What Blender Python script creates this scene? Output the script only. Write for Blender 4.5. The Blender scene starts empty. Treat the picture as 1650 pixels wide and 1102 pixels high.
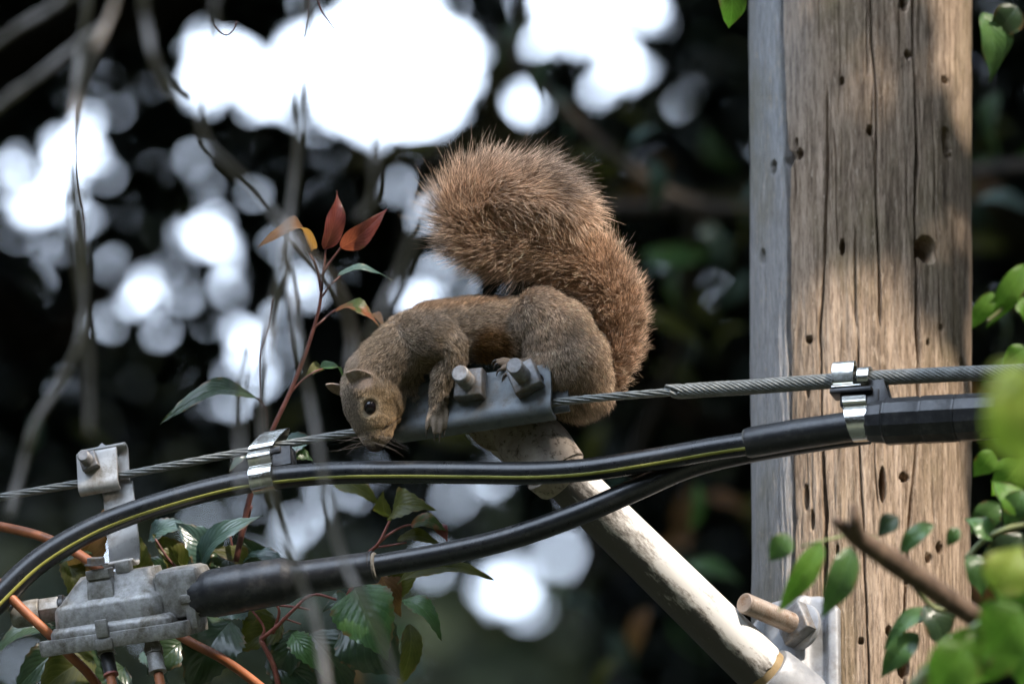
import bpy, bmesh, math, random
import numpy as np
from mathutils import Vector, Matrix, Quaternion, noise

R = math.radians
random.seed(7)
rng = np.random.default_rng(7)
SC = bpy.context.scene
COL = SC.collection

# ------------------------------------------------------------------ camera
TILT = R(22)
DIST = 10.0
F = Vector((0, math.cos(TILT), math.sin(TILT)))
U = Vector((0, -math.sin(TILT), math.cos(TILT)))
X = Vector((1, 0, 0))
CAM = Vector((0, -DIST * math.cos(TILT), 1.6))
X0 = CAM + F * DIST
cd = bpy.data.cameras.new('camera')
cam = bpy.data.objects.new('camera', cd)
COL.objects.link(cam)
cam.location = CAM
cam.rotation_euler = (R(90) + TILT, 0, 0)
cd.sensor_width = 36
cd.lens = 400
cd.clip_start = 0.1
cd.clip_end = 3000
cd.dof.use_dof = True
cd.dof.focus_distance = 9.99
cd.dof.aperture_fstop = 5.6
SC.camera = cam

# ------------------------------------------------------------------ sky and sun
SUN_EL, SUN_AZ = R(42), R(38)      # azimuth to the right of the camera's back
sun_dir = Vector((math.sin(SUN_AZ) * math.cos(SUN_EL), -math.cos(SUN_AZ) * math.cos(SUN_EL), math.sin(SUN_EL)))
w = bpy.data.worlds.new('World')
SC.world = w
w.use_nodes = True
nt = w.node_tree
nt.nodes.clear()
wo = nt.nodes.new('ShaderNodeOutputWorld')
bg = nt.nodes.new('ShaderNodeBackground')
bg.inputs['Strength'].default_value = 0.13
sky = nt.nodes.new('ShaderNodeTexSky')
sky.sky_type = 'NISHITA'
sky.sun_disc = False
sky.sun_elevation = SUN_EL
sky.sun_rotation = math.atan2(sun_dir.x, sun_dir.y)
tc = nt.nodes.new('ShaderNodeTexCoord')
nz = nt.nodes.new('ShaderNodeTexNoise')
nz.inputs['Scale'].default_value = 2.2
nz.inputs['Detail'].default_value = 5
rp = nt.nodes.new('ShaderNodeMapRange')
rp.inputs['From Min'].default_value = 0.3
rp.inputs['From Max'].default_value = 0.55
rp.inputs['To Min'].default_value = 0.65
rp.inputs['To Max'].default_value = 1.0
mx = nt.nodes.new('ShaderNodeMix')
mx.data_type = 'RGBA'
mx.inputs['B'].default_value = (28, 33, 41, 1)     # bright hazy cloud
nt.links.new(tc.outputs['Generated'], nz.inputs['Vector'])
nt.links.new(nz.outputs['Fac'], rp.inputs['Value'])
nt.links.new(rp.outputs['Result'], mx.inputs['Factor'])
nt.links.new(sky.outputs['Color'], mx.inputs['A'])
nt.links.new(mx.outputs['Result'], bg.inputs['Color'])
nt.links.new(bg.outputs['Background'], wo.inputs['Surface'])

sl = bpy.data.lights.new('sun', 'SUN')
sl.energy = 5.0
sl.angle = R(0.53)
sl.color = (1.0, 0.89, 0.77)
so = bpy.data.objects.new('sun', sl)
COL.objects.link(so)
so.rotation_euler = sun_dir.to_track_quat('Z', 'Y').to_euler()
so.location = X0 + sun_dir * 20

SC.view_settings.view_transform = 'Standard'
SC.view_settings.look = 'None'
SC.view_settings.exposure = 0.6
SC.view_settings.gamma = 1
SC.view_settings.use_curve_mapping = False
SC.cycles.use_denoising = True
SC.cycles.use_adaptive_sampling = False
SC.cycles.max_bounces = 7
SC.cycles.diffuse_bounces = 3
SC.cycles.transparent_max_bounces = 8
SC.cycles.sample_clamp_indirect = 6
SC.cycles.caustics_reflective = False
SC.cycles.caustics_refractive = False

# ------------------------------------------------------------------ coordinates
PX = 0.9 / 1650                       # size of one photograph pixel at the focus distance

def ray(px, py):
    return F + X * ((px - 825) * PX / DIST) + U * ((551 - py) * PX / DIST)

def Q(px, py, d=0.0):
    """point seen at px,py, d metres beyond the focus plane (world coordinates)"""
    return CAM + ray(px, py) * (DIST + d)

def QP(px, py, dp=0.0):
    return Q(px, py, dp * PX)

WROT = R(-18)                         # the steel strand runs 18 degrees off the picture plane
W = Vector((math.cos(WROT), math.sin(WROT), 0))
B = Vector((math.sin(WROT), -math.cos(WROT), 0))   # towards the viewer

def L(px, py, v=0.0):
    """point of the vertical plane through the strand (moved v metres to the viewer)"""
    r = ray(px, py)
    k = (v - B.dot(CAM - X0)) / B.dot(r)
    return CAM + r * k

def project(P):
    """numpy (n,3) world -> photograph pixels and distance along the axis"""
    D = P - np.array(CAM)
    z = D @ np.array(F)
    return 825 + (D @ np.array(X)) / z * DIST / PX, 551 - (D @ np.array(U)) / z * DIST / PX, z

# ------------------------------------------------------------------ objects
def tag(o, label=None, cat=None, group=None, kind=None):
    if label: o['label'] = label
    if cat: o['category'] = cat
    if group: o['group'] = group
    if kind: o['kind'] = kind
    return o

def empty(name, loc, label, cat, group=None, rot=None):
    o = bpy.data.objects.new(name, None)
    o.empty_display_size = 0.02
    COL.objects.link(o)
    o.location = loc
    if rot is not None: o.rotation_euler = rot
    tag(o, label, cat, group)
    return o

def link_mesh(name, verts, faces, mat, parent=None, smooth=True, angle=35, world=False):
    me = bpy.data.meshes.new(name)
    me.from_pydata([tuple(v) for v in verts], [], [tuple(f) for f in faces])
    me.materials.append(mat)
    if smooth:
        me.polygons.foreach_set('use_smooth', [True] * len(me.polygons))
        if angle is not None:
            me.set_sharp_from_angle(angle=R(angle))
    me.update()
    o = bpy.data.objects.new(name, me)
    COL.objects.link(o)
    if parent is not None:
        o.parent = parent
        if world:
            bpy.context.view_layer.update()
            o.matrix_parent_inverse = parent_matrix(parent).inverted()
    return o

def parent_matrix(p):
    m = Matrix.LocRotScale(p.location, p.rotation_euler, p.scale)
    if p.parent is not None:
        m = parent_matrix(p.parent) @ p.matrix_parent_inverse @ m
    return m

def catmull(pts, sub=6):
    pts = [Vector(p) for p in pts]
    if len(pts) < 3: 
        return [pts[0].lerp(pts[-1], i / sub) for i in range(sub + 1)]
    out = []
    P = [pts[0] * 2 - pts[1]] + pts + [pts[-1] * 2 - pts[-2]]
    for i in range(1, len(P) - 2):
        a, b, c, d = P[i - 1], P[i], P[i + 1], P[i + 2]
        for k in range(sub):
            t = k / sub
            out.append(0.5 * ((2 * b) + (c - a) * t + (2 * a - 5 * b + 4 * c - d) * t * t + (3 * b - a - 3 * c + d) * t ** 3))
    out.append(pts[-1])
    return out

def frames(path):
    T = [(path[min(i + 1, len(path) - 1)] - path[max(i - 1, 0)]).normalized() for i in range(len(path))]
    n = T[0].orthogonal().normalized()
    if abs(T[0].z) < 0.9:
        n = (Vector((0, 0, 1)) - T[0] * T[0].z).normalized()
    out = []
    for i, t in enumerate(T):
        n = (n - t * n.dot(t)).normalized()
        out.append((t, n, t.cross(n)))
    return out

class MB:
    def __init__(s):
        s.v = []; s.f = []
    def add(s, vs, fs, M=None):
        k = len(s.v)
        s.v += [(M @ Vector(v)) if M is not None else Vector(v) for v in vs]
        s.f += [tuple(i + k for i in f) for f in fs]
        return s
    def box(s, c, size, M=None, bevel=0.0):
        bm = bmesh.new()
        bmesh.ops.create_cube(bm, size=1)
        bmesh.ops.scale(bm, vec=size, verts=bm.verts)
        if bevel:
            bmesh.ops.bevel(bm, geom=list(bm.edges), offset=bevel, segments=2, profile=0.5, affect='EDGES')
        bmesh.ops.translate(bm, vec=c, verts=bm.verts)
        bm.verts.index_update()
        s.add([v.co.copy() for v in bm.verts], [[v.index for v in f.verts] for f in bm.faces], M)
        bm.free()
        return s
    def tube(s, path, r, n=16, caps=True, M=None, twist=None):
        path = [Vector(p) for p in path]
        rr = r if hasattr(r, '__len__') else [r] * len(path)
        if len(rr) != len(path):
            rr = np.interp(np.linspace(0, 1, len(path)), np.linspace(0, 1, len(rr)), rr)
        vs, fs = [], []
        for (t, a, b), p, q in zip(frames(path), path, rr):
            for k in range(n):
                an = 2 * math.pi * k / n
                vs.append(p + (a * math.cos(an) + b * math.sin(an)) * q)
        for i in range(len(path) - 1):
            for k in range(n):
                fs.append((i * n + k, i * n + (k + 1) % n, (i + 1) * n + (k + 1) % n, (i + 1) * n + k))
        if caps:
            fs.append(tuple(range(n))[::-1])
            fs.append(tuple((len(path) - 1) * n + k for k in range(n)))
        return s.add(vs, fs, M)
    def lathe(s, p, axis, prof, n=24, M=None, caps=True, refn=None):
        """prof: (distance along axis, radius)"""
        p = Vector(p); a = Vector(axis).normalized()
        x = (refn - a * refn.dot(a)).normalized() if refn is not None else a.orthogonal().normalized()
        y = a.cross(x)
        vs, fs = [], []
        for (h, r) in prof:
            for k in range(n):
                an = 2 * math.pi * (k + 0.5) / n
                vs.append(p + a * h + (x * math.cos(an) + y * math.sin(an)) * r)
        m = len(prof)
        for i in range(m - 1):
            for k in range(n):
                fs.append((i * n + k, i * n + (k + 1) % n, (i + 1) * n + (k + 1) % n, (i + 1) * n + k))
        if caps:
            fs.append(tuple(range(n))[::-1]); fs.append(tuple((m - 1) * n + k for k in range(n)))
        return s.add(vs, fs, M)
    def extrude(s, poly, x0, x1, M=None, seg=1):
        """closed polygon of (y,z) swept from x0 to x1"""
        n = len(poly); vs = []; fs = []
        for i in range(seg + 1):
            x = x0 + (x1 - x0) * i / seg
            vs += [(x, a, b) for a, b in poly]
        for i in range(seg):
            for k in range(n):
                fs.append((i * n + k, i * n + (k + 1) % n, (i + 1) * n + (k + 1) % n, (i + 1) * n + k))
        fs.append(tuple(range(n))[::-1]); fs.append(tuple(seg * n + k for k in range(n)))
        return s.add(vs, fs, M)
    def build(s, name, mat, parent=None, smooth=True, angle=35, bevel=0, world=False, fix=True):
        me = bpy.data.meshes.new(name)
        me.from_pydata([tuple(v) for v in s.v], [], s.f)
        if fix:
            bm = bmesh.new(); bm.from_mesh(me)
            bmesh.ops.recalc_face_normals(bm, faces=bm.faces)
            if bevel:
                es = [e for e in bm.edges if len(e.link_faces) == 2 and e.calc_face_angle(0) > R(35)]
                bmesh.ops.bevel(bm, geom=es, offset=bevel, segments=2, profile=0.5, affect='EDGES', clamp_overlap=True)
            bm.to_mesh(me); bm.free()
        me.materials.append(mat)
        if smooth:
            me.polygons.foreach_set('use_smooth', [True] * len(me.polygons))
            if angle is not None: me.set_sharp_from_angle(angle=R(angle))
        o = bpy.data.objects.new(name, me)
        COL.objects.link(o)
        if parent is not None:
            o.parent = parent
            if world: o.matrix_parent_inverse = parent_matrix(parent).inverted()
        return o

def strip_profile(path, th):
    """thin closed polygon following a 2-D path, th thick"""
    P = [Vector((a, b)) for a, b in path]
    l, r = [], []
    for i, p in enumerate(P):
        t = (P[min(i + 1, len(P) - 1)] - P[max(i - 1, 0)]).normalized()
        n = Vector((-t.y, t.x)) * th / 2
        l.append(p + n); r.append(p - n)
    return [tuple(q) for q in l] + [tuple(q) for q in reversed(r)]

def smooth2(path, sub=5):
    return [(p.x, p.y) for p in catmull([Vector((a, b, 0)) for a, b in path], sub)]

# ------------------------------------------------------------------ materials
def mat_new(name):
    m = bpy.data.materials.new(name)
    m.use_nodes = True
    n = m.node_tree.nodes; l = m.node_tree.links
    b = n['Principled BSDF']
    return m, n, l, b

def noise_node(n, l, scale, detail=5, rough=0.6, vec=None, stretch=None, coord='Object'):
    t = n.new('ShaderNodeTexNoise')
    t.inputs['Scale'].default_value = scale
    t.inputs['Detail'].default_value = detail
    t.inputs['Roughness'].default_value = rough
    if vec is None:
        c = n.new('ShaderNodeTexCoord'); vec = c.outputs[coord]
    if stretch:
        mp = n.new('ShaderNodeMapping'); mp.inputs['Scale'].default_value = stretch
        l.new(vec, mp.inputs['Vector']); vec = mp.outputs['Vector']
    l.new(vec, t.inputs['Vector'])
    return t

def ramp(n, l, src, stops):
    r = n.new('ShaderNodeValToRGB')
    e = r.color_ramp.elements
    while len(e) < len(stops): e.new(0.5)
    for k, (p, c) in enumerate(stops):
        e[k].position = p; e[k].color = (*c, 1) if len(c) == 3 else c
    l.new(src, r.inputs['Fac'])
    return r

def mixc(n, l, fac, a, b, mode='MIX'):
    m = n.new('ShaderNodeMix'); m.data_type = 'RGBA'; m.blend_type = mode
    for sock, val in (('Factor', fac), ('A', a), ('B', b)):
        s = m.inputs[sock]
        if hasattr(val, 'links'): l.new(val, s)
        elif isinstance(val, tuple): s.default_value = (*val, 1) if len(val) == 3 else val
        else: s.default_value = val
    return m.outputs['Result']

def bump(n, l, b, src, strength, dist, prev=None):
    bp = n.new('ShaderNodeBump')
    bp.inputs['Strength'].default_value = strength
    bp.inputs['Distance'].default_value = dist
    l.new(src, bp.inputs['Height'])
    if prev is not None: l.new(prev.outputs['Normal'], bp.inputs['Normal'])
    l.new(bp.outputs['Normal'], b.inputs['Normal'])
    return bp

def speckled(name, c0, c1, scale, rough=0.5, metal=0.0, lo=0.35, hi=0.65, bstr=0.3, bdist=0.0004, rvar=0.15, grime=None, gscale=30, glo=0.5, ghi=0.65):
    m, n, l, b = mat_new(name)
    t = noise_node(n, l, scale, 8, 0.65)
    col = ramp(n, l, t.outputs['Fac'], [(lo, c0), (hi, c1)]).outputs['Color']
    if grime is not None:
        g = noise_node(n, l, gscale, 9, 0.72)
        gf = ramp(n, l, g.outputs['Fac'], [(glo, (0, 0, 0)), (ghi, (1, 1, 1))])
        col = mixc(n, l, gf.outputs['Color'], col, grime)
    l.new(col, b.inputs['Base Color'])
    b.inputs['Metallic'].default_value = metal
    mr = n.new('ShaderNodeMapRange')
    mr.inputs['To Min'].default_value = max(0.02, rough - rvar); mr.inputs['To Max'].default_value = min(1, rough + rvar)
    t2 = noise_node(n, l, scale * 2.3, 6, 0.6)
    l.new(t2.outputs['Fac'], mr.inputs['Value'])
    l.new(mr.outputs['Result'], b.inputs['Roughness'])
    if bstr: bump(n, l, b, t2.outputs['Fac'], bstr, bdist)
    return m

M = {}
M['galv'] = speckled('galvanised_steel', (0.12, 0.135, 0.145), (0.20, 0.215, 0.225), 90, 0.58, 0.4, bstr=0.35, grime=(0.09, 0.085, 0.075), gscale=45)
M['galv_bright'] = speckled('cast_galvanised', (0.26, 0.27, 0.29), (0.42, 0.43, 0.45), 40, 0.55, 0.3, bstr=0.6, bdist=0.0008, grime=(0.22, 0.21, 0.2), gscale=25)
M['bolt'] = speckled('bolt_steel', (0.14, 0.14, 0.145), (0.26, 0.26, 0.265), 160, 0.55, 0.35, bstr=0.5, grime=(0.16, 0.12, 0.08), gscale=60)
M['bolt_sunlit_rust'] = speckled('sunned_bolt', (0.28, 0.22, 0.18), (0.42, 0.36, 0.31), 120, 0.6, 0.4, bstr=0.5, grime=(0.2, 0.12, 0.07), gscale=60)  # rust-specked copy of the bolt steel, warm sunlight put into its colour
M['strand'] = speckled('strand_wire', (0.13, 0.135, 0.125), (0.26, 0.265, 0.25), 150, 0.5, 0.4, bstr=0.3)
M['chrome'] = speckled('stainless_strap', (0.55, 0.55, 0.5), (0.75, 0.75, 0.7), 60, 0.17, 1.0, bstr=0.25, bdist=0.0006, rvar=0.1)
M['alu'] = speckled('cast_aluminium', (0.24, 0.235, 0.225), (0.42, 0.41, 0.39), 120, 0.5, 0.35, bstr=0.6, bdist=0.0005, grime=(0.12, 0.105, 0.08), gscale=55, glo=0.45, ghi=0.65)
M['bracket'] = speckled('hanger_plate', (0.36, 0.35, 0.34), (0.5, 0.49, 0.47), 35, 0.5, 0.3, bstr=0.3, grime=(0.2, 0.18, 0.15), gscale=30)
M['fitting'] = speckled('cast_fitting', (0.30, 0.25, 0.21), (0.46, 0.40, 0.34), 60, 0.75, 0.05, bstr=0.7, bdist=0.0006, grime=(0.10, 0.08, 0.06), gscale=160, glo=0.52, ghi=0.64)
M['brass'] = speckled('rusty_collar', (0.30, 0.21, 0.10), (0.42, 0.31, 0.17), 80, 0.6, 0.2, bstr=0.3)
M['black'] = speckled('cable_jacket', (0.006, 0.007, 0.008), (0.014, 0.015, 0.017), 60, 0.30, 0, bstr=0.25, bdist=0.0003, rvar=0.12, grime=(0.045, 0.043, 0.04), gscale=110, glo=0.54, ghi=0.76)
M['rubber'] = speckled('shrink_rubber', (0.008, 0.0085, 0.01), (0.018, 0.018, 0.02), 80, 0.38, 0, bstr=0.5, bdist=0.0006, grime=(0.06, 0.056, 0.05), gscale=80, glo=0.52, ghi=0.78)
M['yellow'] = speckled('stripe_ink', (0.30, 0.30, 0.06), (0.42, 0.41, 0.10), 60, 0.4, 0, bstr=0.2)
M['orange'] = speckled('orange_jacket', (0.27, 0.085, 0.03), (0.40, 0.135, 0.05), 30, 0.5, 0, bstr=0.3, grime=(0.16, 0.06, 0.03), gscale=90, glo=0.55, ghi=0.75)
M['grey_seal'] = speckled('grey_sealant', (0.09, 0.085, 0.075), (0.16, 0.15, 0.13), 80, 0.8, 0, bstr=0.6)
M['soil'] = speckled('grass_ground', (0.03, 0.03, 0.015), (0.06, 0.06, 0.03), 3, 0.9, 0, bstr=0.5, bdist=0.02)
M['vine'] = speckled('vine_bark', (0.27, 0.245, 0.22), (0.46, 0.42, 0.38), 60, 0.8, 0, bstr=0.5)
M['darkbark'] = speckled('dark_bark', (0.02, 0.016, 0.012), (0.06, 0.045, 0.03), 12, 0.9, 0, bstr=0.8, bdist=0.01)
M['olivebark'] = speckled('olive_bark', (0.07, 0.06, 0.025), (0.15, 0.13, 0.05), 12, 0.8, 0, bstr=0.8, bdist=0.01)
M['redstem'] = speckled('red_stem', (0.07, 0.025, 0.02), (0.16, 0.06, 0.045), 90, 0.5, 0, bstr=0.3)
M['pinkstem'] = speckled('pink_stem', (0.22, 0.06, 0.05), (0.40, 0.14, 0.10), 90, 0.5, 0, bstr=0.3)
M['greenstem'] = speckled('green_stem', (0.16, 0.20, 0.08), (0.26, 0.28, 0.13), 60, 0.6, 0, bstr=0.3)
M['deadwood'] = speckled('dead_wood', (0.07, 0.045, 0.03), (0.19, 0.13, 0.09), 50, 0.85, 0, bstr=0.8, bdist=0.002)
M['claw'] = speckled('claw_horn', (0.02, 0.015, 0.012), (0.10, 0.08, 0.06), 300, 0.35, 0, bstr=0)

def pipe_material():
    m, n, l, b = mat_new('mildewed_white_pipe')
    tc = n.new('ShaderNodeTexCoord')
    # mildew: long smudges on the underside and left flank of the pipe
    sep = n.new('ShaderNodeSeparateXYZ'); l.new(tc.outputs['Object'], sep.inputs[0])
    t = noise_node(n, l, 20, 10, 0.78, tc.outputs['Object'], (1.3, 1.3, 0.4))
    t2 = noise_node(n, l, 130, 8, 0.8, tc.outputs['Object'], (1, 1, 0.4))
    add = n.new('ShaderNodeMath'); add.operation = 'MULTIPLY_ADD'
    l.new(sep.outputs['X'], add.inputs[0]); add.inputs[1].default_value = -9.5
    l.new(t.outputs['Fac'], add.inputs[2])
    a2 = n.new('ShaderNodeMath'); a2.operation = 'MULTIPLY_ADD'
    l.new(t2.outputs['Fac'], a2.inputs[0]); a2.inputs[1].default_value = 0.5; l.new(add.outputs[0], a2.inputs[2])
    r = ramp(n, l, a2.outputs[0], [(0.64, (0.76, 0.74, 0.715)), (0.71, (0.42, 0.39, 0.36)), (0.80, (0.075, 0.066, 0.058))])
    l.new(r.outputs['Color'], b.inputs['Base Color'])
    b.inputs['Roughness'].default_value = 0.62
    bump(n, l, b, t2.outputs['Fac'], 0.3, 0.0006)
    return m
M['pipe'] = pipe_material()

def wood_material():
    m, n, l, b = mat_new('weathered_pole_wood')
    tc = n.new('ShaderNodeTexCoord')
    g1 = noise_node(n, l, 22, 8, 0.7, tc.outputs['Object'], (6, 6, 0.30))
    g2 = noise_node(n, l, 60, 8, 0.75, tc.outputs['Object'], (7, 7, 0.8))
    pt = noise_node(n, l, 9, 5, 0.6, tc.outputs['Object'], (1, 1, 0.5))
    fl = noise_node(n, l, 240, 5, 0.7, tc.outputs['Object'], (1.6, 1.6, 0.32))
    c = ramp(n, l, g1.outputs['Fac'], [(0.30, (0.11, 0.075, 0.05)), (0.48, (0.30, 0.222, 0.155)), (0.66, (0.49, 0.375, 0.28))]).outputs['Color']
    f2 = ramp(n, l, g2.outputs['Fac'], [(0.36, (0.42, 0.39, 0.37)), (0.56, (1.1, 1.1, 1.1))]).outputs['Color']
    c = mixc(n, l, 1.0, c, f2, 'MULTIPLY')
    # weathered grey and painted sky light left of the crack, and mossy olive patches
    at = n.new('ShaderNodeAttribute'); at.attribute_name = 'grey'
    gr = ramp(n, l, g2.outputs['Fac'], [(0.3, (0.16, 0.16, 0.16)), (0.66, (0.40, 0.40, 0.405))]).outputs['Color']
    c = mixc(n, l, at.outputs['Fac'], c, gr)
    mo = ramp(n, l, pt.outputs['Fac'], [(0.5, (0, 0, 0)), (0.68, (0.55, 0.55, 0.55))]).outputs['Color']
    c = mixc(n, l, mo, c, (0.17, 0.14, 0.06))
    flf = ramp(n, l, fl.outputs['Fac'], [(0.57, (0, 0, 0)), (0.68, (0.75, 0.75, 0.75))]).outputs['Color']
    c = mixc(n, l, flf, c, (0.50, 0.40, 0.30))
    l.new(c, b.inputs['Base Color'])
    b.inputs['Roughness'].default_value = 0.85
    b.inputs['Specular IOR Level'].default_value = 0.25
    p = bump(n, l, b, g2.outputs['Fac'], 0.9, 0.0022)
    bump(n, l, b, fl.outputs['Fac'], 0.6, 0.0012, p)
    return m
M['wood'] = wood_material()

def leaf_material(name, c_lo, c_hi, spec=0.5, rough=0.35, trans=0.4, blotch=None, vein=(0.5, 0.5, 0.5)):
    """uv: x across (0..1), y along; veins are relief plus a faint tint"""
    m, n, l, b = mat_new(name)
    uv = n.new('ShaderNodeUVMap')
    sep = n.new('ShaderNodeSeparateXYZ'); l.new(uv.outputs['UV'], sep.inputs[0])
    def mth(op, a, b2=None, c=None):
        q = n.new('ShaderNodeMath'); q.operation = op
        for i, val in enumerate((a, b2, c)):
            if val is None: continue
            if hasattr(val, 'links'): l.new(val, q.inputs[i])
            else: q.inputs[i].default_value = val
        return q.outputs[0]
    ax = mth('ABSOLUTE', mth('SUBTRACT', sep.outputs['X'], 0.5))
    side = mth('PINGPONG', mth('ADD', mth('MULTIPLY', sep.outputs['Y'], 8.0), mth('MULTIPLY', ax, -7.0)), 0.5)
    sv = mth('SMOOTHSTEP', 0, 0) if False else None
    vr = n.new('ShaderNodeMapRange'); vr.inputs['From Min'].default_value = 0.0; vr.inputs['From Max'].default_value = 0.13
    vr.inputs['To Min'].default_value = 1; vr.inputs['To Max'].default_value = 0
    l.new(side, vr.inputs['Value'])
    mr = n.new('ShaderNodeMapRange'); mr.inputs['From Min'].default_value = 0.0; mr.inputs['From Max'].default_value = 0.035
    mr.inputs['To Min'].default_value = 1; mr.inputs['To Max'].default_value = 0
    l.new(ax, mr.inputs['Value'])
    v = mth('MAXIMUM', mth('MULTIPLY', vr.outputs[0], 0.6), mr.outputs[0])
    t = noise_node(n, l, 45, 6, 0.6)
    col = ramp(n, l, t.outputs['Fac'], [(0.35, c_lo), (0.65, c_hi)]).outputs['Color']
    if blotch is not None:
        t3 = noise_node(n, l, 25, 4, 0.6)
        f3 = ramp(n, l, t3.outputs['Fac'], [(0.5, (0, 0, 0)), (0.6, (1, 1, 1))]).outputs['Color']
        col = mixc(n, l, f3, col, blotch)
    lt = tuple(min(1, 1.7 * x + 0.02) for x in c_hi)
    col = mixc(n, l, mth('MULTIPLY', v, 0.35), col, lt)
    rimf = n.new('ShaderNodeMapRange'); rimf.inputs['From Min'].default_value = 0.38; rimf.inputs['From Max'].default_value = 0.5
    l.new(ax, rimf.inputs['Value'])
    tb = noise_node(n, l, 70, 3, 0.6)
    spot = ramp(n, l, tb.outputs['Fac'], [(0.52, (0, 0, 0)), (0.6, (0.9, 0.9, 0.9))]).outputs['Color']
    col = mixc(n, l, mth('MULTIPLY', rimf.outputs[0], spot), col, (0.16, 0.09, 0.04))
    l.new(col, b.inputs['Base Color'])
    b.inputs['Roughness'].default_value = rough
    b.inputs['Specular IOR Level'].default_value = spec
    h = mth('SUBTRACT', mth('MULTIPLY', side, 0.8), mr.outputs[0])
    bump(n, l, b, h, 0.5, 0.0012)
    tr = n.new('ShaderNodeBsdfTranslucent')
    tcol = mixc(n, l, 1.0, col, (1.5, 1.6, 0.8), 'MULTIPLY')
    l.new(tcol, tr.inputs['Color'])
    ms = n.new('ShaderNodeMixShader'); ms.inputs[0].default_value = trans
    l.new(b.outputs[0], ms.inputs[1]); l.new(tr.outputs[0], ms.inputs[2])
    l.new(ms.outputs[0], n['Material Output'].inputs['Surface'])
    return m
M['leaf_green'] = leaf_material('leaf_green', (0.05, 0.12, 0.035), (0.09, 0.18, 0.055), 0.6, 0.3, 0.3)
M['leaf_dark'] = leaf_material('leaf_dark', (0.022, 0.045, 0.022), (0.04, 0.07, 0.03), 0.6, 0.28, 0.25)
M['leaf_teal'] = leaf_material('leaf_teal', (0.03, 0.065, 0.05), (0.06, 0.11, 0.085), 0.9, 0.28, 0.15)
M['leaf_olive'] = leaf_material('leaf_olive', (0.065, 0.075, 0.015), (0.12, 0.12, 0.03), 0.4, 0.4, 0.5)
M['leaf_red'] = leaf_material('leaf_red', (0.13, 0.03, 0.03), (0.22, 0.06, 0.05), 0.5, 0.35, 0.5)
M['leaf_rust'] = leaf_material('leaf_rust', (0.15, 0.075, 0.035), (0.24, 0.125, 0.055), 0.4, 0.4, 0.5)
M['leaf_mix'] = leaf_material('leaf_mix', (0.05, 0.08, 0.02), (0.09, 0.11, 0.03), 0.4, 0.4, 0.45, blotch=(0.32, 0.09, 0.04))
M['leaf_fresh'] = leaf_material('leaf_fresh', (0.10, 0.23, 0.03), (0.16, 0.31, 0.055), 0.4, 0.42, 0.5)
M['leaf_bright'] = leaf_material('leaf_bright', (0.22, 0.32, 0.05), (0.34, 0.42, 0.10), 0.4, 0.45, 0.5)

def crown_material(name, stops, trans=0.18, rough=0.4, spec=0.08):
    m, n, l, b = mat_new(name)
    g = n.new('ShaderNodeNewGeometry')
    c = ramp(n, l, g.outputs['Random Per Island'], stops).outputs['Color']
    l.new(c, b.inputs['Base Color'])
    b.inputs['Roughness'].default_value = rough
    b.inputs['Specular IOR Level'].default_value = spec
    tr = n.new('ShaderNodeBsdfTranslucent'); l.new(c, tr.inputs['Color'])
    ms = n.new('ShaderNodeMixShader'); ms.inputs[0].default_value = trans
    l.new(b.outputs[0], ms.inputs[1]); l.new(tr.outputs[0], ms.inputs[2])
    l.new(ms.outputs[0], n['Material Output'].inputs['Surface'])
    return m
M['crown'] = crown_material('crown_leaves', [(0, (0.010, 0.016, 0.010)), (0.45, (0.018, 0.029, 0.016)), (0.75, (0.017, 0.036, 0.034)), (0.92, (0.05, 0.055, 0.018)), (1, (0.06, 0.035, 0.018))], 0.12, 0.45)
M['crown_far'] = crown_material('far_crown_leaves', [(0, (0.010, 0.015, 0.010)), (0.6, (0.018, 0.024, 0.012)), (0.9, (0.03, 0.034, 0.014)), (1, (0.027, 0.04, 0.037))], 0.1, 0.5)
M['canopy'] = crown_material('canopy_leaves', [(0, (0.04, 0.045, 0.03)), (0.6, (0.055, 0.06, 0.035)), (1, (0.085, 0.085, 0.05))], 0.08, 0.5)

# ------------------------------------------------------------------ ground
gm = MB()
for i in range(41):
    for j in range(41):
        x = (i - 20) / 20; y = (j - 20) / 20
        x = 900 * x * abs(x); y = 900 * y * abs(y)
        gm.v.append(Vector((x, y, 0.12 * noise.noise(Vector((x, y, 0)) * 0.11))))
for i in range(40):
    for j in range(40):
        gm.f.append((i * 41 + j, (i + 1) * 41 + j, (i + 1) * 41 + j + 1, i * 41 + j + 1))
tag(gm.build('ground', M['soil']), kind='structure')

# ------------------------------------------------------------------ utility pole
POLE_Y = 0.30
pc = CAM + ray(1386, 551) * ((POLE_Y - CAM.y) / ray(1386, 551).y)
POLE_X = pc.x
PSC = (POLE_Y - 0.09 - CAM.y) / ray(1386, 551).y / DIST      # scale at the pole's face
PR = 181 * PX * PSC

def pole_z(py):
    r = ray(1386, py)
    return CAM.z + r.z * ((POLE_Y - PR * 0.8 - CAM.y) / r.y)

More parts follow.
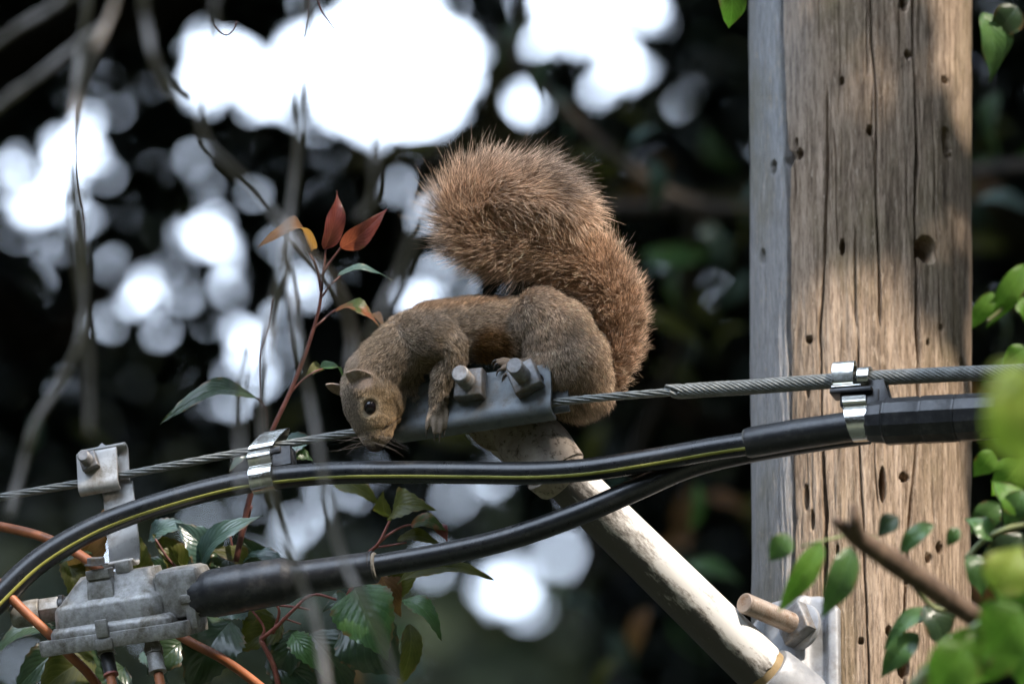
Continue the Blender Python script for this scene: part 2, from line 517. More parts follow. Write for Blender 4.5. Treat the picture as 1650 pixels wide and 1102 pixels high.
def build_pole():
    cracks = []   # (list of (py,x), halfwidth px, depth mm)
    cracks.append(([(-60, 1258), (120, 1261), (330, 1267), (560, 1266), (800, 1271), (960, 1268), (1200, 1268)], 2.6, 11))
    cracks.append(([(-60, 1474), (100, 1473), (230, 1478), (400, 1473), (560, 1474), (700, 1473), (860, 1455), (1000, 1446), (1200, 1444)], 2.4, 10))
    cracks.append(([(-60, 1404), (90, 1405), (170, 1411), (330, 1409), (520, 1412), (560, 1412)], 1.8, 6))
    cracks.append(([(150, 1333), (330, 1330), (560, 1316), (700, 1318), (800, 1320), (960, 1318), (1000, 1318)], 1.7, 6))
    cracks.append(([(740, 1318), (850, 1321), (960, 1319)], 3.4, 10))
    cracks.append(([(560, 1376), (700, 1375), (850, 1380), (1050, 1386), (1200, 1388)], 1.6, 5))
    cracks.append(([(330, 1535), (460, 1534), (700, 1536), (760, 1538)], 1.3, 4))
    cracks.append(([(380, 1375), (470, 1372), (560, 1374)], 1.5, 4))
    cracks.append(([(-60, 1225), (1200, 1232)], 0.9, 2.2))
    cracks.append(([(-60, 1500), (300, 1505), (600, 1512), (1200, 1500)], 1.0, 2.5))
    for k in range(26):
        x = random.uniform(1235, 1560); y = random.uniform(-40, 1100); h = random.uniform(60, 260)
        cracks.append(([(y, x), (y + h / 2, x + random.uniform(-3, 3)), (y + h, x + random.uniform(-5, 5))], random.uniform(0.7, 1.3), random.uniform(1.2, 3)))
    holes = [(1489, 413, 13, 15, 16), (1525, 229, 8, 22, 12), (1286, 258, 5, 7, 7), (1269, 262, 7, 12, 9), (1245, 266, 4, 10, 4), (1282, 240, 2.5, 8, 3),
             (1356, 150, 4, 5, 5), (1459, 14, 7, 14, 6), (1464, 102, 5, 8, 6), (1400, 232, 5, 8, 4), (1353, 420, 3.5, 9, 5), (1376, 1048, 5, 6, 6),
             (1291, 812, 5, 20, 7), (1413, 800, 5, 22, 8), (1451, 785, 9, 7, 6), (1504, 886, 5, 8, 5), (1300, 850, 3, 16, 4), (1444, 1085, 9, 14, 7),
             (1299, 562, 5, 5, 5), (1296, 640, 4, 14, 3), (1486, 905, 5, 6, 4), (1471, 1003, 6, 5, 4), (1420, 1030, 5, 7, 4), (1547, 570, 4, 9, 2.5),
             (1225, 398, 3, 10, 3), (1525, 127, 6, 5, 4), (1490, 562, 3, 5, 3), (1512, 532, 2.5, 4, 3), (1454, 940, 5, 10, 5), (1340, 905, 2.5, 9, 3)]
    xs = []
    na = 620
    front = np.linspace(-R(100), R(100), na)
    back = np.linspace(R(100), R(260), 60)[1:-1]
    ang = np.concatenate([front, back])
    zf = np.linspace(pole_z(1150), pole_z(-50), 430)
    za = np.linspace(-0.3, zf[0], 22)[:-1]; zb = np.linspace(zf[-1], 7.6, 14)[1:]
    zs = np.concatenate([za, zf, zb])
    pys = np.interp(zs, [pole_z(1200), pole_z(-100)], [1200, -100])
    A, P = np.meshgrid(ang, pys)
    rad_px = np.interp(P, [-100, 1200], [184, 176])
    cx_px = np.interp(P, [-100, 1200], [1393.5, 1379])
    Xp = cx_px + rad_px * np.sin(A)
    frontmask = np.cos(A) > -0.15
    dep = np.zeros_like(A)
    # broad flutes and long fibre ridges
    def lat(x, y, s):    # smooth value noise
        r = np.random.default_rng(s).normal(size=(64, 512))
        xi = np.clip(x, 0, 510.9); yi = np.clip(y, 0, 62.9)
        x0 = xi.astype(int); y0 = yi.astype(int); fx = xi - x0; fy = yi - y0
        fx = fx * fx * (3 - 2 * fx); fy = fy * fy * (3 - 2 * fy)
        return (r[y0, x0] * (1 - fx) + r[y0, x0 + 1] * fx) * (1 - fy) + (r[y0 + 1, x0] * (1 - fx) + r[y0 + 1, x0 + 1] * fx) * fy
    sx = (Xp - 1180) ; sy = (P + 100)
    dep += 0.9 * lat(sx / 42, sy / 420, 1) + 0.45 * lat(sx / 11, sy / 160, 2) + 0.28 * lat(sx / 4, sy / 60, 3) + 0.22 * lat(sx / 2.0, sy / 24, 5)
    for pts, hw, dm in cracks:
        pts = np.array(pts, float)
        xc = np.interp(P, pts[:, 0], pts[:, 1]) + 0.9 * lat(P / 45, P * 0 + 3, 4)
        ends = np.clip((P - pts[0, 0]) / 40, 0, 1) * np.clip((pts[-1, 0] - P) / 40, 0, 1)
        hwv = hw * (0.75 + 0.35 * np.abs(lat(P / 70, P * 0 + 9, 8)))
        g = np.clip(1 - (np.abs(Xp - xc) / (hwv + 0.6)) ** 2, 0, 1) ** 0.7
        dep -= g * dm * ends * frontmask
    for hx, hy, rx, ry, dm in holes:
        e = 0.25 * lat(A * 12 + 100, P / 6, int(hx))
        q = np.sqrt(((Xp - hx) / rx) ** 2 + ((P - hy) / ry) ** 2) + e * 0.6
        dep -= np.clip((1.2 - q) / 0.3, 0, 1) * dm * 2.4 * frontmask
    rad = rad_px * PX * PSC + dep * 1e-3
    XX = POLE_X + (cx_px - 1386) * PX * PSC + rad * np.sin(A)
    YY = POLE_Y - rad * np.cos(A)
    ZZ = np.repeat(zs[:, None], A.shape[1], 1)
    n_r, n_c = A.shape
    V = np.stack([XX, YY, ZZ], -1).reshape(-1, 3)
    i = np.arange(n_r - 1)[:, None] * n_c; j = np.arange(n_c)[None, :]; j2 = (j + 1) % n_c
    Fq = np.stack([i + j, i + j2, i + n_c + j2, i + n_c + j], -1).reshape(-1, 4)
    me = bpy.data.meshes.new('utility_pole')
    me.vertices.add(len(V)); me.vertices.foreach_set('co', V.ravel())
    me.loops.add(Fq.size); me.loops.foreach_set('vertex_index', Fq.ravel())
    me.polygons.add(len(Fq)); me.polygons.foreach_set('loop_start', np.arange(len(Fq)) * 4)
    me.update(calc_edges=True)
    # silvery flank: weathering plus painted sky light, ending at the first long crack
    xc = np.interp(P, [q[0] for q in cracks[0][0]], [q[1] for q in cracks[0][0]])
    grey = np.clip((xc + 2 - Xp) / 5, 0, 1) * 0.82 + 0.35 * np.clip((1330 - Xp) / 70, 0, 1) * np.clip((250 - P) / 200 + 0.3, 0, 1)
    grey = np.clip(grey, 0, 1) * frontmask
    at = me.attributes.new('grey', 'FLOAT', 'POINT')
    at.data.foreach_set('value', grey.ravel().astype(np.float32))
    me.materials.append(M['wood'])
    me.polygons.foreach_set('use_smooth', [True] * len(me.polygons))
    o = bpy.data.objects.new('utility_pole', me)
    COL.objects.link(o)
    tag(o, 'round weathered wooden utility pole with long cracks and dark knot holes', 'utility pole')
build_pole()

# ------------------------------------------------------------------ steel strand
def strand_center(n=260):
    ctrl = [(-90, 818), (0, 801), (125, 779), (200, 765), (390, 728.5), (560, 698), (640, 686), (770, 667), (905, 647), (1060, 633), (1200, 624), (1340, 614), (1450, 607), (1650, 598), (1760, 594)]
    return catmull([L(a, b) for a, b in ctrl], 40)
SPATH = strand_center()
SS = [0.0]
for a_, b_ in zip(SPATH, SPATH[1:]): SS.append(SS[-1] + (b_ - a_).length)

def helix(path, ss, r, wr, pitch, phase, s0, s1, n=7, step=3, fray=0.0):
    fr = frames(path)
    pts = []
    N = len(path)
    for i in range(0, N):
        if ss[i] < s0 or ss[i] > s1: continue
        t, a, b = fr[i]
        an = 2 * math.pi * ss[i] / pitch + phase
        rr = r
        pts.append(path[i] + (a * math.cos(an) + b * math.sin(an)) * rr)
    mb = MB()
    mb.tube(pts, wr, n)
    return mb

def s_at(px):
    best = min(range(len(SPATH)), key=lambda i: abs(project(np.array([SPATH[i]]))[0][0] - px))
    return SS[best]

# resample densely
def resample(path, ss, step):
    out, os_ = [], []
    tot = ss[-1]; k = 0; s = 0
    while s < tot:
        while ss[k + 1] < s: k += 1
        t = (s - ss[k]) / max(1e-9, ss[k + 1] - ss[k])
        out.append(path[k].lerp(path[k + 1], t)); os_.append(s); s += step
    return out, os_
SPATH, SS = resample(SPATH, SS, 0.0015)
wire = empty('support_wire', SPATH[len(SPATH) // 2], 'twisted grey steel strand running under the squirrel across the whole picture', 'wire')
WM = wire.matrix_basis
for k in range(6):
    helix(SPATH, SS, 0.0024, 0.00128, 0.085, k * math.pi / 3, 0, 9).build('strand', M['strand'], wire, angle=None, world=True, fix=False)
helix(SPATH, SS, 0.0, 0.0013, 0.09, 0, 0, 9).build('strand', M['strand'], wire, angle=None, world=True, fix=False)
sg = s_at(1066)
grip = empty('wire_grip', SPATH[int(sg / 0.0015)], 'thick preformed wire wrap twisted round the strand in front of the wooden pole', 'wire grip')
for k in range(12):
    st = sg + (0.0 if k % 3 else 0.010) + (0.002 * k)
    helix(SPATH, SS, 0.0053, 0.00152, -0.062 * -1, k * math.pi / 6 + 0.2, st, 9).build('grip_rod', M['strand'], grip, angle=None, world=True, fix=False)

# ------------------------------------------------------------------ helpers for hardware
def frame_obj(name, origin, label, cat, axis=None, group=None, rz=WROT):
    """Empty whose x runs along the strand (or axis), y away from the viewer, z up"""
    x = Vector(axis).normalized() if axis is not None else Vector((math.cos(rz), math.sin(rz), 0))
    y = Vector((0, 0, 1)).cross(x).normalized()
    z = x.cross(y)
    m = Matrix((x, y, z)).transposed()
    o = empty(name, origin, label, cat, group)
    o.rotation_euler = m.to_euler()
    return o

def thread(r, length, pitch=0.0030, depth=0.0010, h0=0.0):
    prof = [(h0, r)]
    h = h0
    while h < h0 + length:
        prof += [(h + pitch * 0.15, r), (h + pitch * 0.5, r - depth), (h + pitch * 0.65, r - depth), (h + pitch, r)]
        h += pitch
    prof += [(h + 0.0012, r), (h + 0.0024, r - 0.0012)]
    return prof

def nut_and_bolt(parent, c, axis, size, th, r, length, rot=0.0, mat='bolt', sides=4, washer=None, boltmat=None, seed=0):
    """square or hex nut at c (parent's coordinates) on a threaded shank pointing along axis"""
    c = Vector(c); a = Vector(axis).normalized()
    x = Vector((0, 0, 1)) - a * a.z
    x.normalize(); y = a.cross(x)
    x2 = x * math.cos(rot) + y * math.sin(rot)
    mb = MB()
    k = size / 2 / math.cos(math.pi / sides)
    n = sides
    vs = []
    for (h, q) in [(0, 1.0), (th * 0.86, 1.0), (th, 0.93)]:
        for i in range(n):
            an = 2 * math.pi * (i + 0.5) / n
            vs.append(c + a * h + (x2 * math.cos(an) + a.cross(x2) * math.sin(an)) * k * q)
    fs = []
    for i in range(2):
        for j in range(n):
            fs.append((i * n + j, i * n + (j + 1) % n, (i + 1) * n + (j + 1) % n, (i + 1) * n + j))
    fs.append(tuple(range(n))[::-1]); fs.append(tuple(2 * n + j for j in range(n)))
    mb.add(vs, fs)
    mb.build('nut', M[mat], parent, bevel=size * 0.035, angle=30)
    # darker countersink ring where the shank leaves the nut
    s = MB(); s.lathe(c, a, [(-0.004, r)] + thread(r, th + length + 0.0, h0=0.0), 28)
    s.build('bolt', M[boltmat or mat], parent, angle=24)

# ------------------------------------------------------------------ three bolt clamp under the squirrel
a0, a1 = L(640, 686.5), L(905, 647)
clamp = frame_obj('strand_clamp', L(772, 667), 'grey galvanised bolted clamp plate gripping the strand beneath the squirrel', 'cable clamp', axis=a1 - a0)
cx0 = -(a0 - L(772, 667)).length; cx1 = (a1 - L(772, 667)).length
th = 0.0042
front_path = smooth2([(-0.0085, 0.0335), (-0.0085, 0.018), (-0.0087, 0.006), (-0.0100, 0.001), (-0.0116, -0.004), (-0.0112, -0.009), (-0.0082, -0.0122), (-0.0035, -0.0137), (0.002, -0.0139)], 5)
back_path = smooth2([(0.0085, 0.036), (0.0085, 0.018), (0.0088, 0.004), (0.0098, -0.003), (0.0105, -0.006)], 5)
def plate(path, x0, x1, name, holes):
    mb = MB(); mb.extrude(strip_profile(path, th), x0, x1)
    o = mb.build(name, M['galv'], clamp, smooth=False, bevel=0.0009)
    for (hx, hz, rx) in holes:
        c = MB(); c.lathe((hx, -0.03, hz), (0, 1, 0), [(0, 0.0085), (0.026, 0.0085)], 28)
        for v in c.v: v.x = hx + (v.x - hx) * rx
        co = c.build('cutter', M['galv'], clamp, smooth=False)
        md = o.modifiers.new('hole', 'BOOLEAN'); md.operation = 'DIFFERENCE'; md.object = co; md.solver = 'EXACT'
        bpy.context.view_layer.update()
        dg = bpy.context.evaluated_depsgraph_get()
        me = bpy.data.meshes.new_from_object(o.evaluated_get(dg))
        o.modifiers.clear(); o.data = me
        bpy.data.objects.remove(co)
    o.data.polygons.foreach_set('use_smooth', [True] * len(o.data.polygons))
    o.data.set_sharp_from_angle(angle=R(30))
    return o
def clamp_xz(px, py, v):
    mw = parent_matrix(clamp).inverted()
    q = mw @ L(px, py, v)
    return q.x, q.z
n1 = clamp_xz(761, 624, 0.0107); n2 = clamp_xz(850, 614, 0.0107)
plate(front_path, cx0, cx1 - 0.006, 'front_plate', [(n1[0] + 0.0052, n1[1] - 0.001, 1.15), (n2[0] + 0.0052, n2[1] - 0.001, 1.15)])
plate(back_path, cx0 + 0.002, cx1 + 0.004, 'back_plate', [])
nut_and_bolt(clamp, (n1[0], -0.0108, n1[1]), (0, -1, 0), 0.0262, 0.0135, 0.0078, 0.0190, rot=R(-3))
nut_and_bolt(clamp, (n2[0], -0.0108, n2[1]), (0, -1, 0), 0.0258, 0.0135, 0.0076, 0.0205, rot=R(20))
for (nx, nz) in (n1, n2):
    hb = MB(); hb.lathe((nx, 0.0106, nz), (0, 1, 0), [(0, 0.0125), (0.004, 0.0125), (0.008, 0.009), (0.0095, 0.004)], 20)
    hb.build('bolt_head', M['bolt'], clamp)

# ------------------------------------------------------------------ standoff arm: pipe, cast fitting, pole bracket
def dP(px, py, d):
    return Q(px, py, d)
arm = empty('standoff_arm', Q(1245, 1068, 0.10), 'white mildewed pipe arm reaching from the pole bracket up to the clamp', 'support arm')
p_top = Q(868, 727, -0.005); p_bot = Q(1222, 1074, 0.085)
axis = (p_bot - p_top)
ln = axis.length
# the pipe is its own object with its x axis across the arm so that the mildew follows the underside
pz = axis.normalized(); 
pxv = (X * 0.72 + U * 0.69).normalized(); pxv = (pxv - pz * pxv.dot(pz)).normalized()
pyv = pz.cross(pxv)
pm = MB(); pm.lathe((0, 0, 0), (0, 0, 1), [(0.026, 0.0200), (0.03, 0.0205)] + [(ln * t, 0.0206 + 0.0032 * t) for t in np.linspace(0.1, 1, 14)], 64, refn=Vector((1, 0, 0)))
po = pm.build('pipe', M['pipe'], arm)
# ragged lower edge of the white coating
Mt = Matrix((pxv, pyv, pz)).transposed().to_4x4(); Mt.translation = p_top
po.matrix_parent_inverse = parent_matrix(arm).inverted()
po.location = p_top; po.rotation_euler = Mt.to_euler()
nb = 64
me = po.data
for v in me.vertices:
    if v.co.z > ln - 1e-4 and v.co.xy.length > 0.001:
        an = math.atan2(v.co.y, v.co.x)
        v.co.z += 0.0022 * noise.noise(Vector((math.cos(an) * 4, math.sin(an) * 4, 1))) + 0.001 * noise.noise(Vector((math.cos(an) * 14, math.sin(an) * 14, 1)))
cap = MB(); cap.lathe(p_bot - pz * 0.006, pz, [(0, 0.0225), (0.014, 0.0228), (0.0165, 0.0228), (0.0165, 0.021)], 48)
cap.build('collar', M['brass'], arm, world=True)
# cast head: round cap under the clamp, swelling body, lower lip
fit = MB()
bod = catmull([Q(818, 690, 0.040), Q(843, 704, 0.030), Q(866, 722, 0.016), Q(888, 745, 0.006), Q(902, 762, 0.002)], 8)
fit.tube(bod, [0.026, 0.0285, 0.0300, 0.0292, 0.0270, 0.0262], 56)
fit.build('cast_head', M['fitting'], arm, world=True, angle=60)
lip = MB(); 
ax2 = (Q(905, 765, 0.006) - Q(866, 728, -0.002)).normalized()
lip.lathe(Q(884, 748, 0.004), ax2, [(0, 0.024), (0.002, 0.0275), (0.016, 0.0262), (0.019, 0.0245), (0.019, 0.021)], 48)
lip.build('lip', M['fitting'], arm, world=True, angle=60)
n_c = (-X * 0.30 - U * 0.32 - F * 0.9).normalized()
disc = MB(); disc.lathe(Q(799, 679, 0.008), n_c, [(-0.030, 0.0262), (-0.006, 0.0285), (-0.001, 0.0290), (0.0, 0.0286), (0.0003, 0.0275), (-0.0014, 0.0258), (-0.0035, 0.015), (-0.0040, 0.001)], 64)
disc.build('end_cap', M['fitting'], arm, world=True, angle=40)

# bracket on the pole, turned 41 degrees to the left
PCX = POLE_X - 0.001
def polar(deg, r, z):
    return Vector((PCX + r * math.sin(R(deg)), POLE_Y - r * math.cos(R(deg)), z))
ztop = pole_z(968)
br = empty('pole_bracket', polar(-40, 0.105, ztop - 0.1), 'cast galvanised bracket holding the white pipe arm against the wooden pole', 'bracket')
prof = [(-13, .1010), (-13.3, .1085), (-15.5, .1105), (-18, .1105), (-20, .1068), (-25, .1065), (-28, .1085), (-30, .114), (-32.5, .1165), (-37, .1155), (-41, .1150), (-46, .1165), (-50, .1165), (-54, .112), (-57, .1075), (-62, .1068), (-66, .1105), (-69, .1105), (-70, .1085), (-70.3, .101)]
pm2 = catmull([Vector((a, r * 1000, 0)) for a, r in prof], 4)
bm_ = MB()
zz = [0.0, -0.0015, -0.004, -0.008, -0.015, -0.03, -0.06, -0.10, -0.16, -0.24]
n_ = len(pm2)
for i, dz in enumerate(zz):
    for p in pm2:
        inset = max(0.0, 1 - (-dz) / 0.004)
        ang_c = -41.5
        shrink = 1 - 0.35 * math.exp(dz / 0.006 * 1.0) if False else 1.0
        # rounded upper corners
        q = abs((p.x - ang_c) / 28.8)
        drop = 0.016 * max(0.0, q - 0.55) ** 2 / 0.2
        r_ = p.y / 1000 - 0.004 * inset * inset
        bm_.v.append(polar(p.x, max(r_, 0.099), ztop + dz - drop * math.exp(dz / 0.05)))
for i in range(len(zz) - 1):
    for k in range(n_ - 1):
        bm_.f.append((i * n_ + k, i * n_ + k + 1, (i + 1) * n_ + k + 1, (i + 1) * n_ + k))
# top closing towards the pole
base = len(bm_.v)
for p in pm2:
    q = abs((p.x + 41.5) / 28.8); drop = 0.016 * max(0.0, q - 0.55) ** 2 / 0.2
    bm_.v.append(polar(p.x, 0.097, ztop - drop))
for k in range(n_ - 1):
    bm_.f.append((k + 1, k, base + k, base + k + 1))
bm_.build('body', M['galv_bright'], br, world=True, angle=60)
# socket that takes the pipe
sk = MB(); sk.lathe(p_bot + pz * 0.008, pz, [(0, 0.0245), (0.0, 0.0265), (0.003, 0.0285), (0.014, 0.030), (0.055, 0.034)], 48)
sk.build('socket', M['galv_bright'], br, world=True, angle=50)
tp = Q(1206, 975, 0.0)
bd = Vector((-math.sin(R(40.7)), -math.cos(R(40.7)), 0))
nc = polar(-40, 0.1148, 0)
bz = CAM.z
# nut seat: where the ray through (1298,1016) meets the bracket face
r_ = ray(1292, 1010); nrm = Vector((math.sin(R(-40)), -math.cos(R(-40)), 0))
k_ = (nrm.dot(polar(-40, 0.115, 0)) - nrm.dot(CAM)) / nrm.dot(r_)
seat = CAM + r_ * k_
loc = seat - br.location
ws = MB(); ws.lathe(loc - bd * 0.001, bd, [(0, 0.021), (0.003, 0.021), (0.004, 0.0195)], 32)
ws.build('washer', M['galv_bright'], br)
nut_and_bolt(br, loc + bd * 0.003, bd, 0.0300, 0.0125, 0.0094, 0.060, rot=R(24), mat='bolt', boltmat='bolt_sunlit_rust')

# ------------------------------------------------------------------ trunk cables
def cable(name, pts, radii, label, cat, mat='black', n=28, sub=10, stripe=None, group=None):
    path = catmull(pts, sub)
    o = empty(name, path[0], label, cat, group)
    mb = MB(); mb.tube(path, radii, n)
    mb.build('jacket', M[mat], o, world=True, angle=None)
    if stripe:
        an0, hw = stripe
        fr = frames(path)
        rr = np.interp(np.linspace(0, 1, len(path)), np.linspace(0, 1, len(radii)), radii) if hasattr(radii, '__len__') else [radii] * len(path)
        sm = MB(); m = 4
        for (t, a, b), p, r in zip(fr, path, rr):
            d = CAM - p; d = (d - t * d.dot(t)).normalized(); u = t.cross(d)
            if u.z < 0: u = -u
            for h, off in ((0, -0.0002), (1, 0.00025), (2, 0.00025), (3, -0.0002)):
                ang = an0 + (-hw, -hw * 0.85, hw * 0.85, hw)[h]
                sm.v.append(p + (d * math.cos(ang) + u * math.sin(ang)) * (r + off))
        for i in range(len(path) - 1):
            for h in range(3):
                sm.f.append((i * m + h, i * m + h + 1, (i + 1) * m + h + 1, (i + 1) * m + h))
        sm.build('stripe', M['yellow'], o, world=True, angle=None)
    return o, path

va = 0.012
A_pts = [L(-70, 1035, 0.035), L(0, 962, 0.032), L(60, 906, 0.028), L(130, 862, 0.024), L(200, 831, 0.020), L(300, 799, 0.014), L(400, 776, 0.010), L(520, 763, 0.012), L(640, 760.5, 0.016), L(760, 761.5, 0.022), L(860, 762, 0.026), L(950, 756, 0.028), L(1060, 739, 0.026), L(1150, 723, 0.020), L(1225, 712, 0.014)]
cable('trunk_cable', A_pts, [0.0118, 0.0112, 0.0104, 0.0102, 0.0100, 0.0100, 0.0100, 0.0100, 0.0102], 'upper black cable with a yellow stripe along its side', 'cable', stripe=(R(-22), R(9)))
B_pts = [L(560, 920, 0.008), L(620, 909, 0.008), L(720, 891, 0.010), L(820, 867, 0.014), L(930, 829, 0.016), L(1030, 786, 0.010), L(1110, 752, 0.0), L(1190, 731, -0.012), L(1290, 713, -0.02), L(1400, 697, -0.022)]
cable('trunk_cable', B_pts, 0.0101, 'plain black cable sloping up from the black boot below the squirrel', 'cable')

def turned(name, pts, prof, label, cat, mat='rubber', n=40, parent=None, part=None):
    """profile of (t 0..1, radius) along a nearly straight path"""
    path = catmull(pts, 12) if len(pts) > 2 else [pts[0].lerp(pts[1], t) for t in np.linspace(0, 1, 60)]
    ts = np.linspace(0, 1, len(path))
    # add profile breakpoints exactly
    P2, R2 = [], []
    for t, r in prof:
        f = t * (len(path) - 1); i = min(int(f), len(path) - 2)
        P2.append(path[i].lerp(path[i + 1], f - i)); R2.append(r)
    mb = MB()
    fr_t = [(P2[min(i + 1, len(P2) - 1)] - P2[max(i - 1, 0)]) for i in range(len(P2))]
    d = (path[-1] - path[0]).normalized()
    a = d.orthogonal().normalized(); b = d.cross(a)
    for p, r in zip(P2, R2):
        for k in range(n):
            an = 2 * math.pi * k / n
            mb.v.append(p + (a * math.cos(an) + b * math.sin(an)) * r)
    for i in range(len(P2) - 1):
        for k in range(n):
            mb.f.append((i * n + k, i * n + (k + 1) % n, (i + 1) * n + (k + 1) % n, (i + 1) * n + k))
    mb.f.append(tuple(range(n))[::-1]); mb.f.append(tuple((len(P2) - 1) * n + k for k in range(n)))
    return mb

# right hand splice housing in front of the pole
sp = empty('splice_housing', L(1400, 683, 0.012), 'ribbed black housing and boot on the cable in front of the pole', 'cable splice')
mb = turned('', [L(1203, 714, 0.014), L(1270, 702, 0.013), L(1330, 693, 0.012), L(1400, 683, 0.012), L(1425, 680, 0.012)],
            [(0, .0112), (0.004, .0126), (0.02, .0134), (0.3, .0134), (0.6, .0132), (0.8, .0134), (0.93, .0150), (1, .016)], '', '')
mb.build('boot', M['rubber'], sp, world=True, angle=40)
mb = MB(); q0, q1 = L(1201, 714.3, 0.014), L(1209, 713, 0.014)
mb.lathe(q0, q1 - q0, [(0, .0105), (0.0005, .0122), (0.004, .0129), (0.0045, .012)], 32); mb.build('seal', M['grey_seal'], sp, world=True)
c0, c1 = L(1398, 681, 0.012), L(1660, 667, 0.012)
dc = (c1 - c0)
hexn = MB()
def hexprof(mb, base, d, prof, n=6, rot=0.2, bevel_k=0.0):
    mb.lathe(base, d, prof, n, refn=Vector((0, 0, 1)))
mb2 = MB(); mb2.lathe(c0, dc, [(0, .011), (.0006, .0165), (.004, .0180), (.010, .0186), (.016, .0190), (.0175, .0204), (.019, .0206), (.047, .0208), (.049, .0200), (.051, .0200), (.053, .0210), (.078, .0210), (.080, .0202), (.082, .0202), (.084, .0208), (.120, .0206), (.122, .019), (.15, .019), (.16, .0165)], 12, refn=Vector((0, 0.3, 1)))
mb2.build('ribbed_sleeve', M['rubber'], sp, world=True, bevel=0.0007, angle=25)
for h in (.0185, .0515, .081):
    rg = MB(); rg.lathe(c0 + dc.normalized() * h, dc, [(-.0012, .0196), (-.0010, .0209), (.0010, .0209), (.0012, .0196)], 12, refn=Vector((0, 0.3, 1)))
    rg.build('rib', M['rubber'], sp, world=True, angle=25)
cable('trunk_cable', [L(1590, 671, 0.012), L(1700, 663, 0.012), L(1800, 656, 0.012)], 0.0162, 'thick black cable leaving the ribbed housing at the right edge', 'cable')

# left hand boot that joins the lower cable to the tap
lb = empty('cable_boot', L(330, 958, 0.008), 'long black rubber boot between the tap box and the plain black cable', 'cable boot')
pts = [L(309, 962, 0.008), L(380, 949, 0.008), L(460, 935, 0.008), L(530, 925, 0.008), L(604, 913, 0.008)]
tq = [0, .01, .04, .07, .10, .12, .28, .30, .32, .50, .52, .545, .57, .60, .97, .985, .99, 1]
rq = [.014, .0175, .0190, .0190, .0205, .0212, .0216, .0205, .0213, .0205, .0195, .0172, .0160, .0150, .0142, .0145, .0135, .0108]
turned('', pts, list(zip(tq, rq)), '', '').build('boot', M['rubber'], lb, world=True, angle=35)
q0, q1 = L(598, 914, 0.008), L(606, 912.7, 0.008)
mb = MB(); mb.lathe(q0, q1 - q0, [(0, .0138), (.0022, .0144), (.0035, .0142), (.0036, .0104)], 36); mb.build('lip', M['rubber'], lb, world=True)
mb = MB(); mb.lathe(q1, q1 - q0, [(-.001, .0128), (.0006, .0124), (.0012, .0112)], 36); mb.build('seal', M['grey_seal'], lb, world=True)

# ------------------------------------------------------------------ strand to cable straps
def strap(origin_px, width, label, wire_c, cable_c, cr, right=False):
    o = frame_obj('cable_strap', L(*wire_c), label, 'cable strap', axis=SPATH[int(s_at(wire_c[0]) / 0.0015) + 10] - SPATH[int(s_at(wire_c[0]) / 0.0015) - 10])
    mi = parent_matrix(o).inverted()
    cc = mi @ L(*cable_c)
    y0, z0 = cc.y, cc.z
    return o, y0, z0

# strap at the left
o, y0, z0 = strap(None, .018, 'shiny steel strap hanging the striped cable from the strand left of the squirrel', (428, 722), (428, 770, 0.010), 0.0103)
rb = 0.0125
band = [(y0 - 0.010, z0 + 0.0225), (y0 - 0.0125, z0 + 0.016)] + [(y0 - rb * math.cos(t), z0 + rb * math.sin(t) * 1.0) for t in np.linspace(R(52), R(-110), 16)]
mb = MB(); mb.extrude(strip_profile(smooth2(band, 3), 0.0011), -0.0105, 0.0105); mb.build('band', M['chrome'], o, angle=40)
# upper tongue bent over the strand like a flat hook
top = [(-0.0105, -0.0030), (-0.0098, 0.0000), (-0.0082, 0.0028), (-0.0025, 0.0105), (0.0035, 0.0165), (0.0075, 0.0172), (0.0098, 0.014), (0.0100, 0.004)]
mb = MB(); mb.extrude(strip_profile(smooth2(top, 3), 0.0011), -0.0115, 0.0115)
mb.v = [Vector((v.x + (v.z) * 0.55, v.y, v.z)) for v in mb.v]
mb.build('hook', M['chrome'], o, angle=40)
mb = MB(); mb.box((0.001, 0.0, -0.0065), (0.030, 0.016, 0.006), bevel=0.001); mb.box((0.006, 0.004, -0.012), (0.038, 0.010, 0.012), bevel=0.0015)
mb.extrude([(0.010, -0.004), (-0.006, -0.004), (-0.007, z0 + 0.011), (0.012, z0 + 0.011)], 0.008, 0.0245)
mb.build('spacer', M['rubber'], o, angle=30)

# strap at the right
o, y0, z0 = strap(None, .018, 'shiny steel strap with two curled loops above the black housing at the pole', (1372, 611), (1384, 681, 0.012), 0.0134)
mi = parent_matrix(o).inverted()
xb = (mi @ L(1384, 681, 0.012)).x
rb = 0.0162
band = [(y0 - 0.010, z0 + 0.021), (y0 - 0.0135, z0 + 0.015)] + [(y0 - rb * math.cos(t), z0 + rb * math.sin(t)) for t in np.linspace(R(48), R(-112), 16)]
mb = MB(); mb.extrude(strip_profile(smooth2(band, 3), 0.0011), xb - 0.0105, xb + 0.0105)
mb.v = [Vector((v.x + 0.012 * ((z0 + 0.01 - v.z) / 0.03) * 0.55, v.y, v.z)) for v in mb.v]
mb.build('band', M['chrome'], o, angle=40)
xl = (mi @ L(1358, 611, 0.01)).x
loop = [(-0.004, -0.0085), (-0.0105, -0.0075), (-0.0118, -0.002), (-0.0120, 0.006), (-0.0105, 0.0115), (-0.006, 0.0140), (-0.001, 0.0120), (0.0015, 0.006), (0.001, 0.002)]
mb = MB(); mb.extrude(strip_profile(smooth2(loop, 4), 0.0010), xl - 0.0095, xl + 0.0095); mb.build('loop', M['chrome'], o, angle=40)
loop2 = [(-0.010, -0.0065), (-0.0115, -0.002), (-0.0100, 0.0045), (-0.005, 0.0082), (0.001, 0.0085), (0.006, 0.006)]
xr = (mi @ L(1390, 611, 0.01)).x
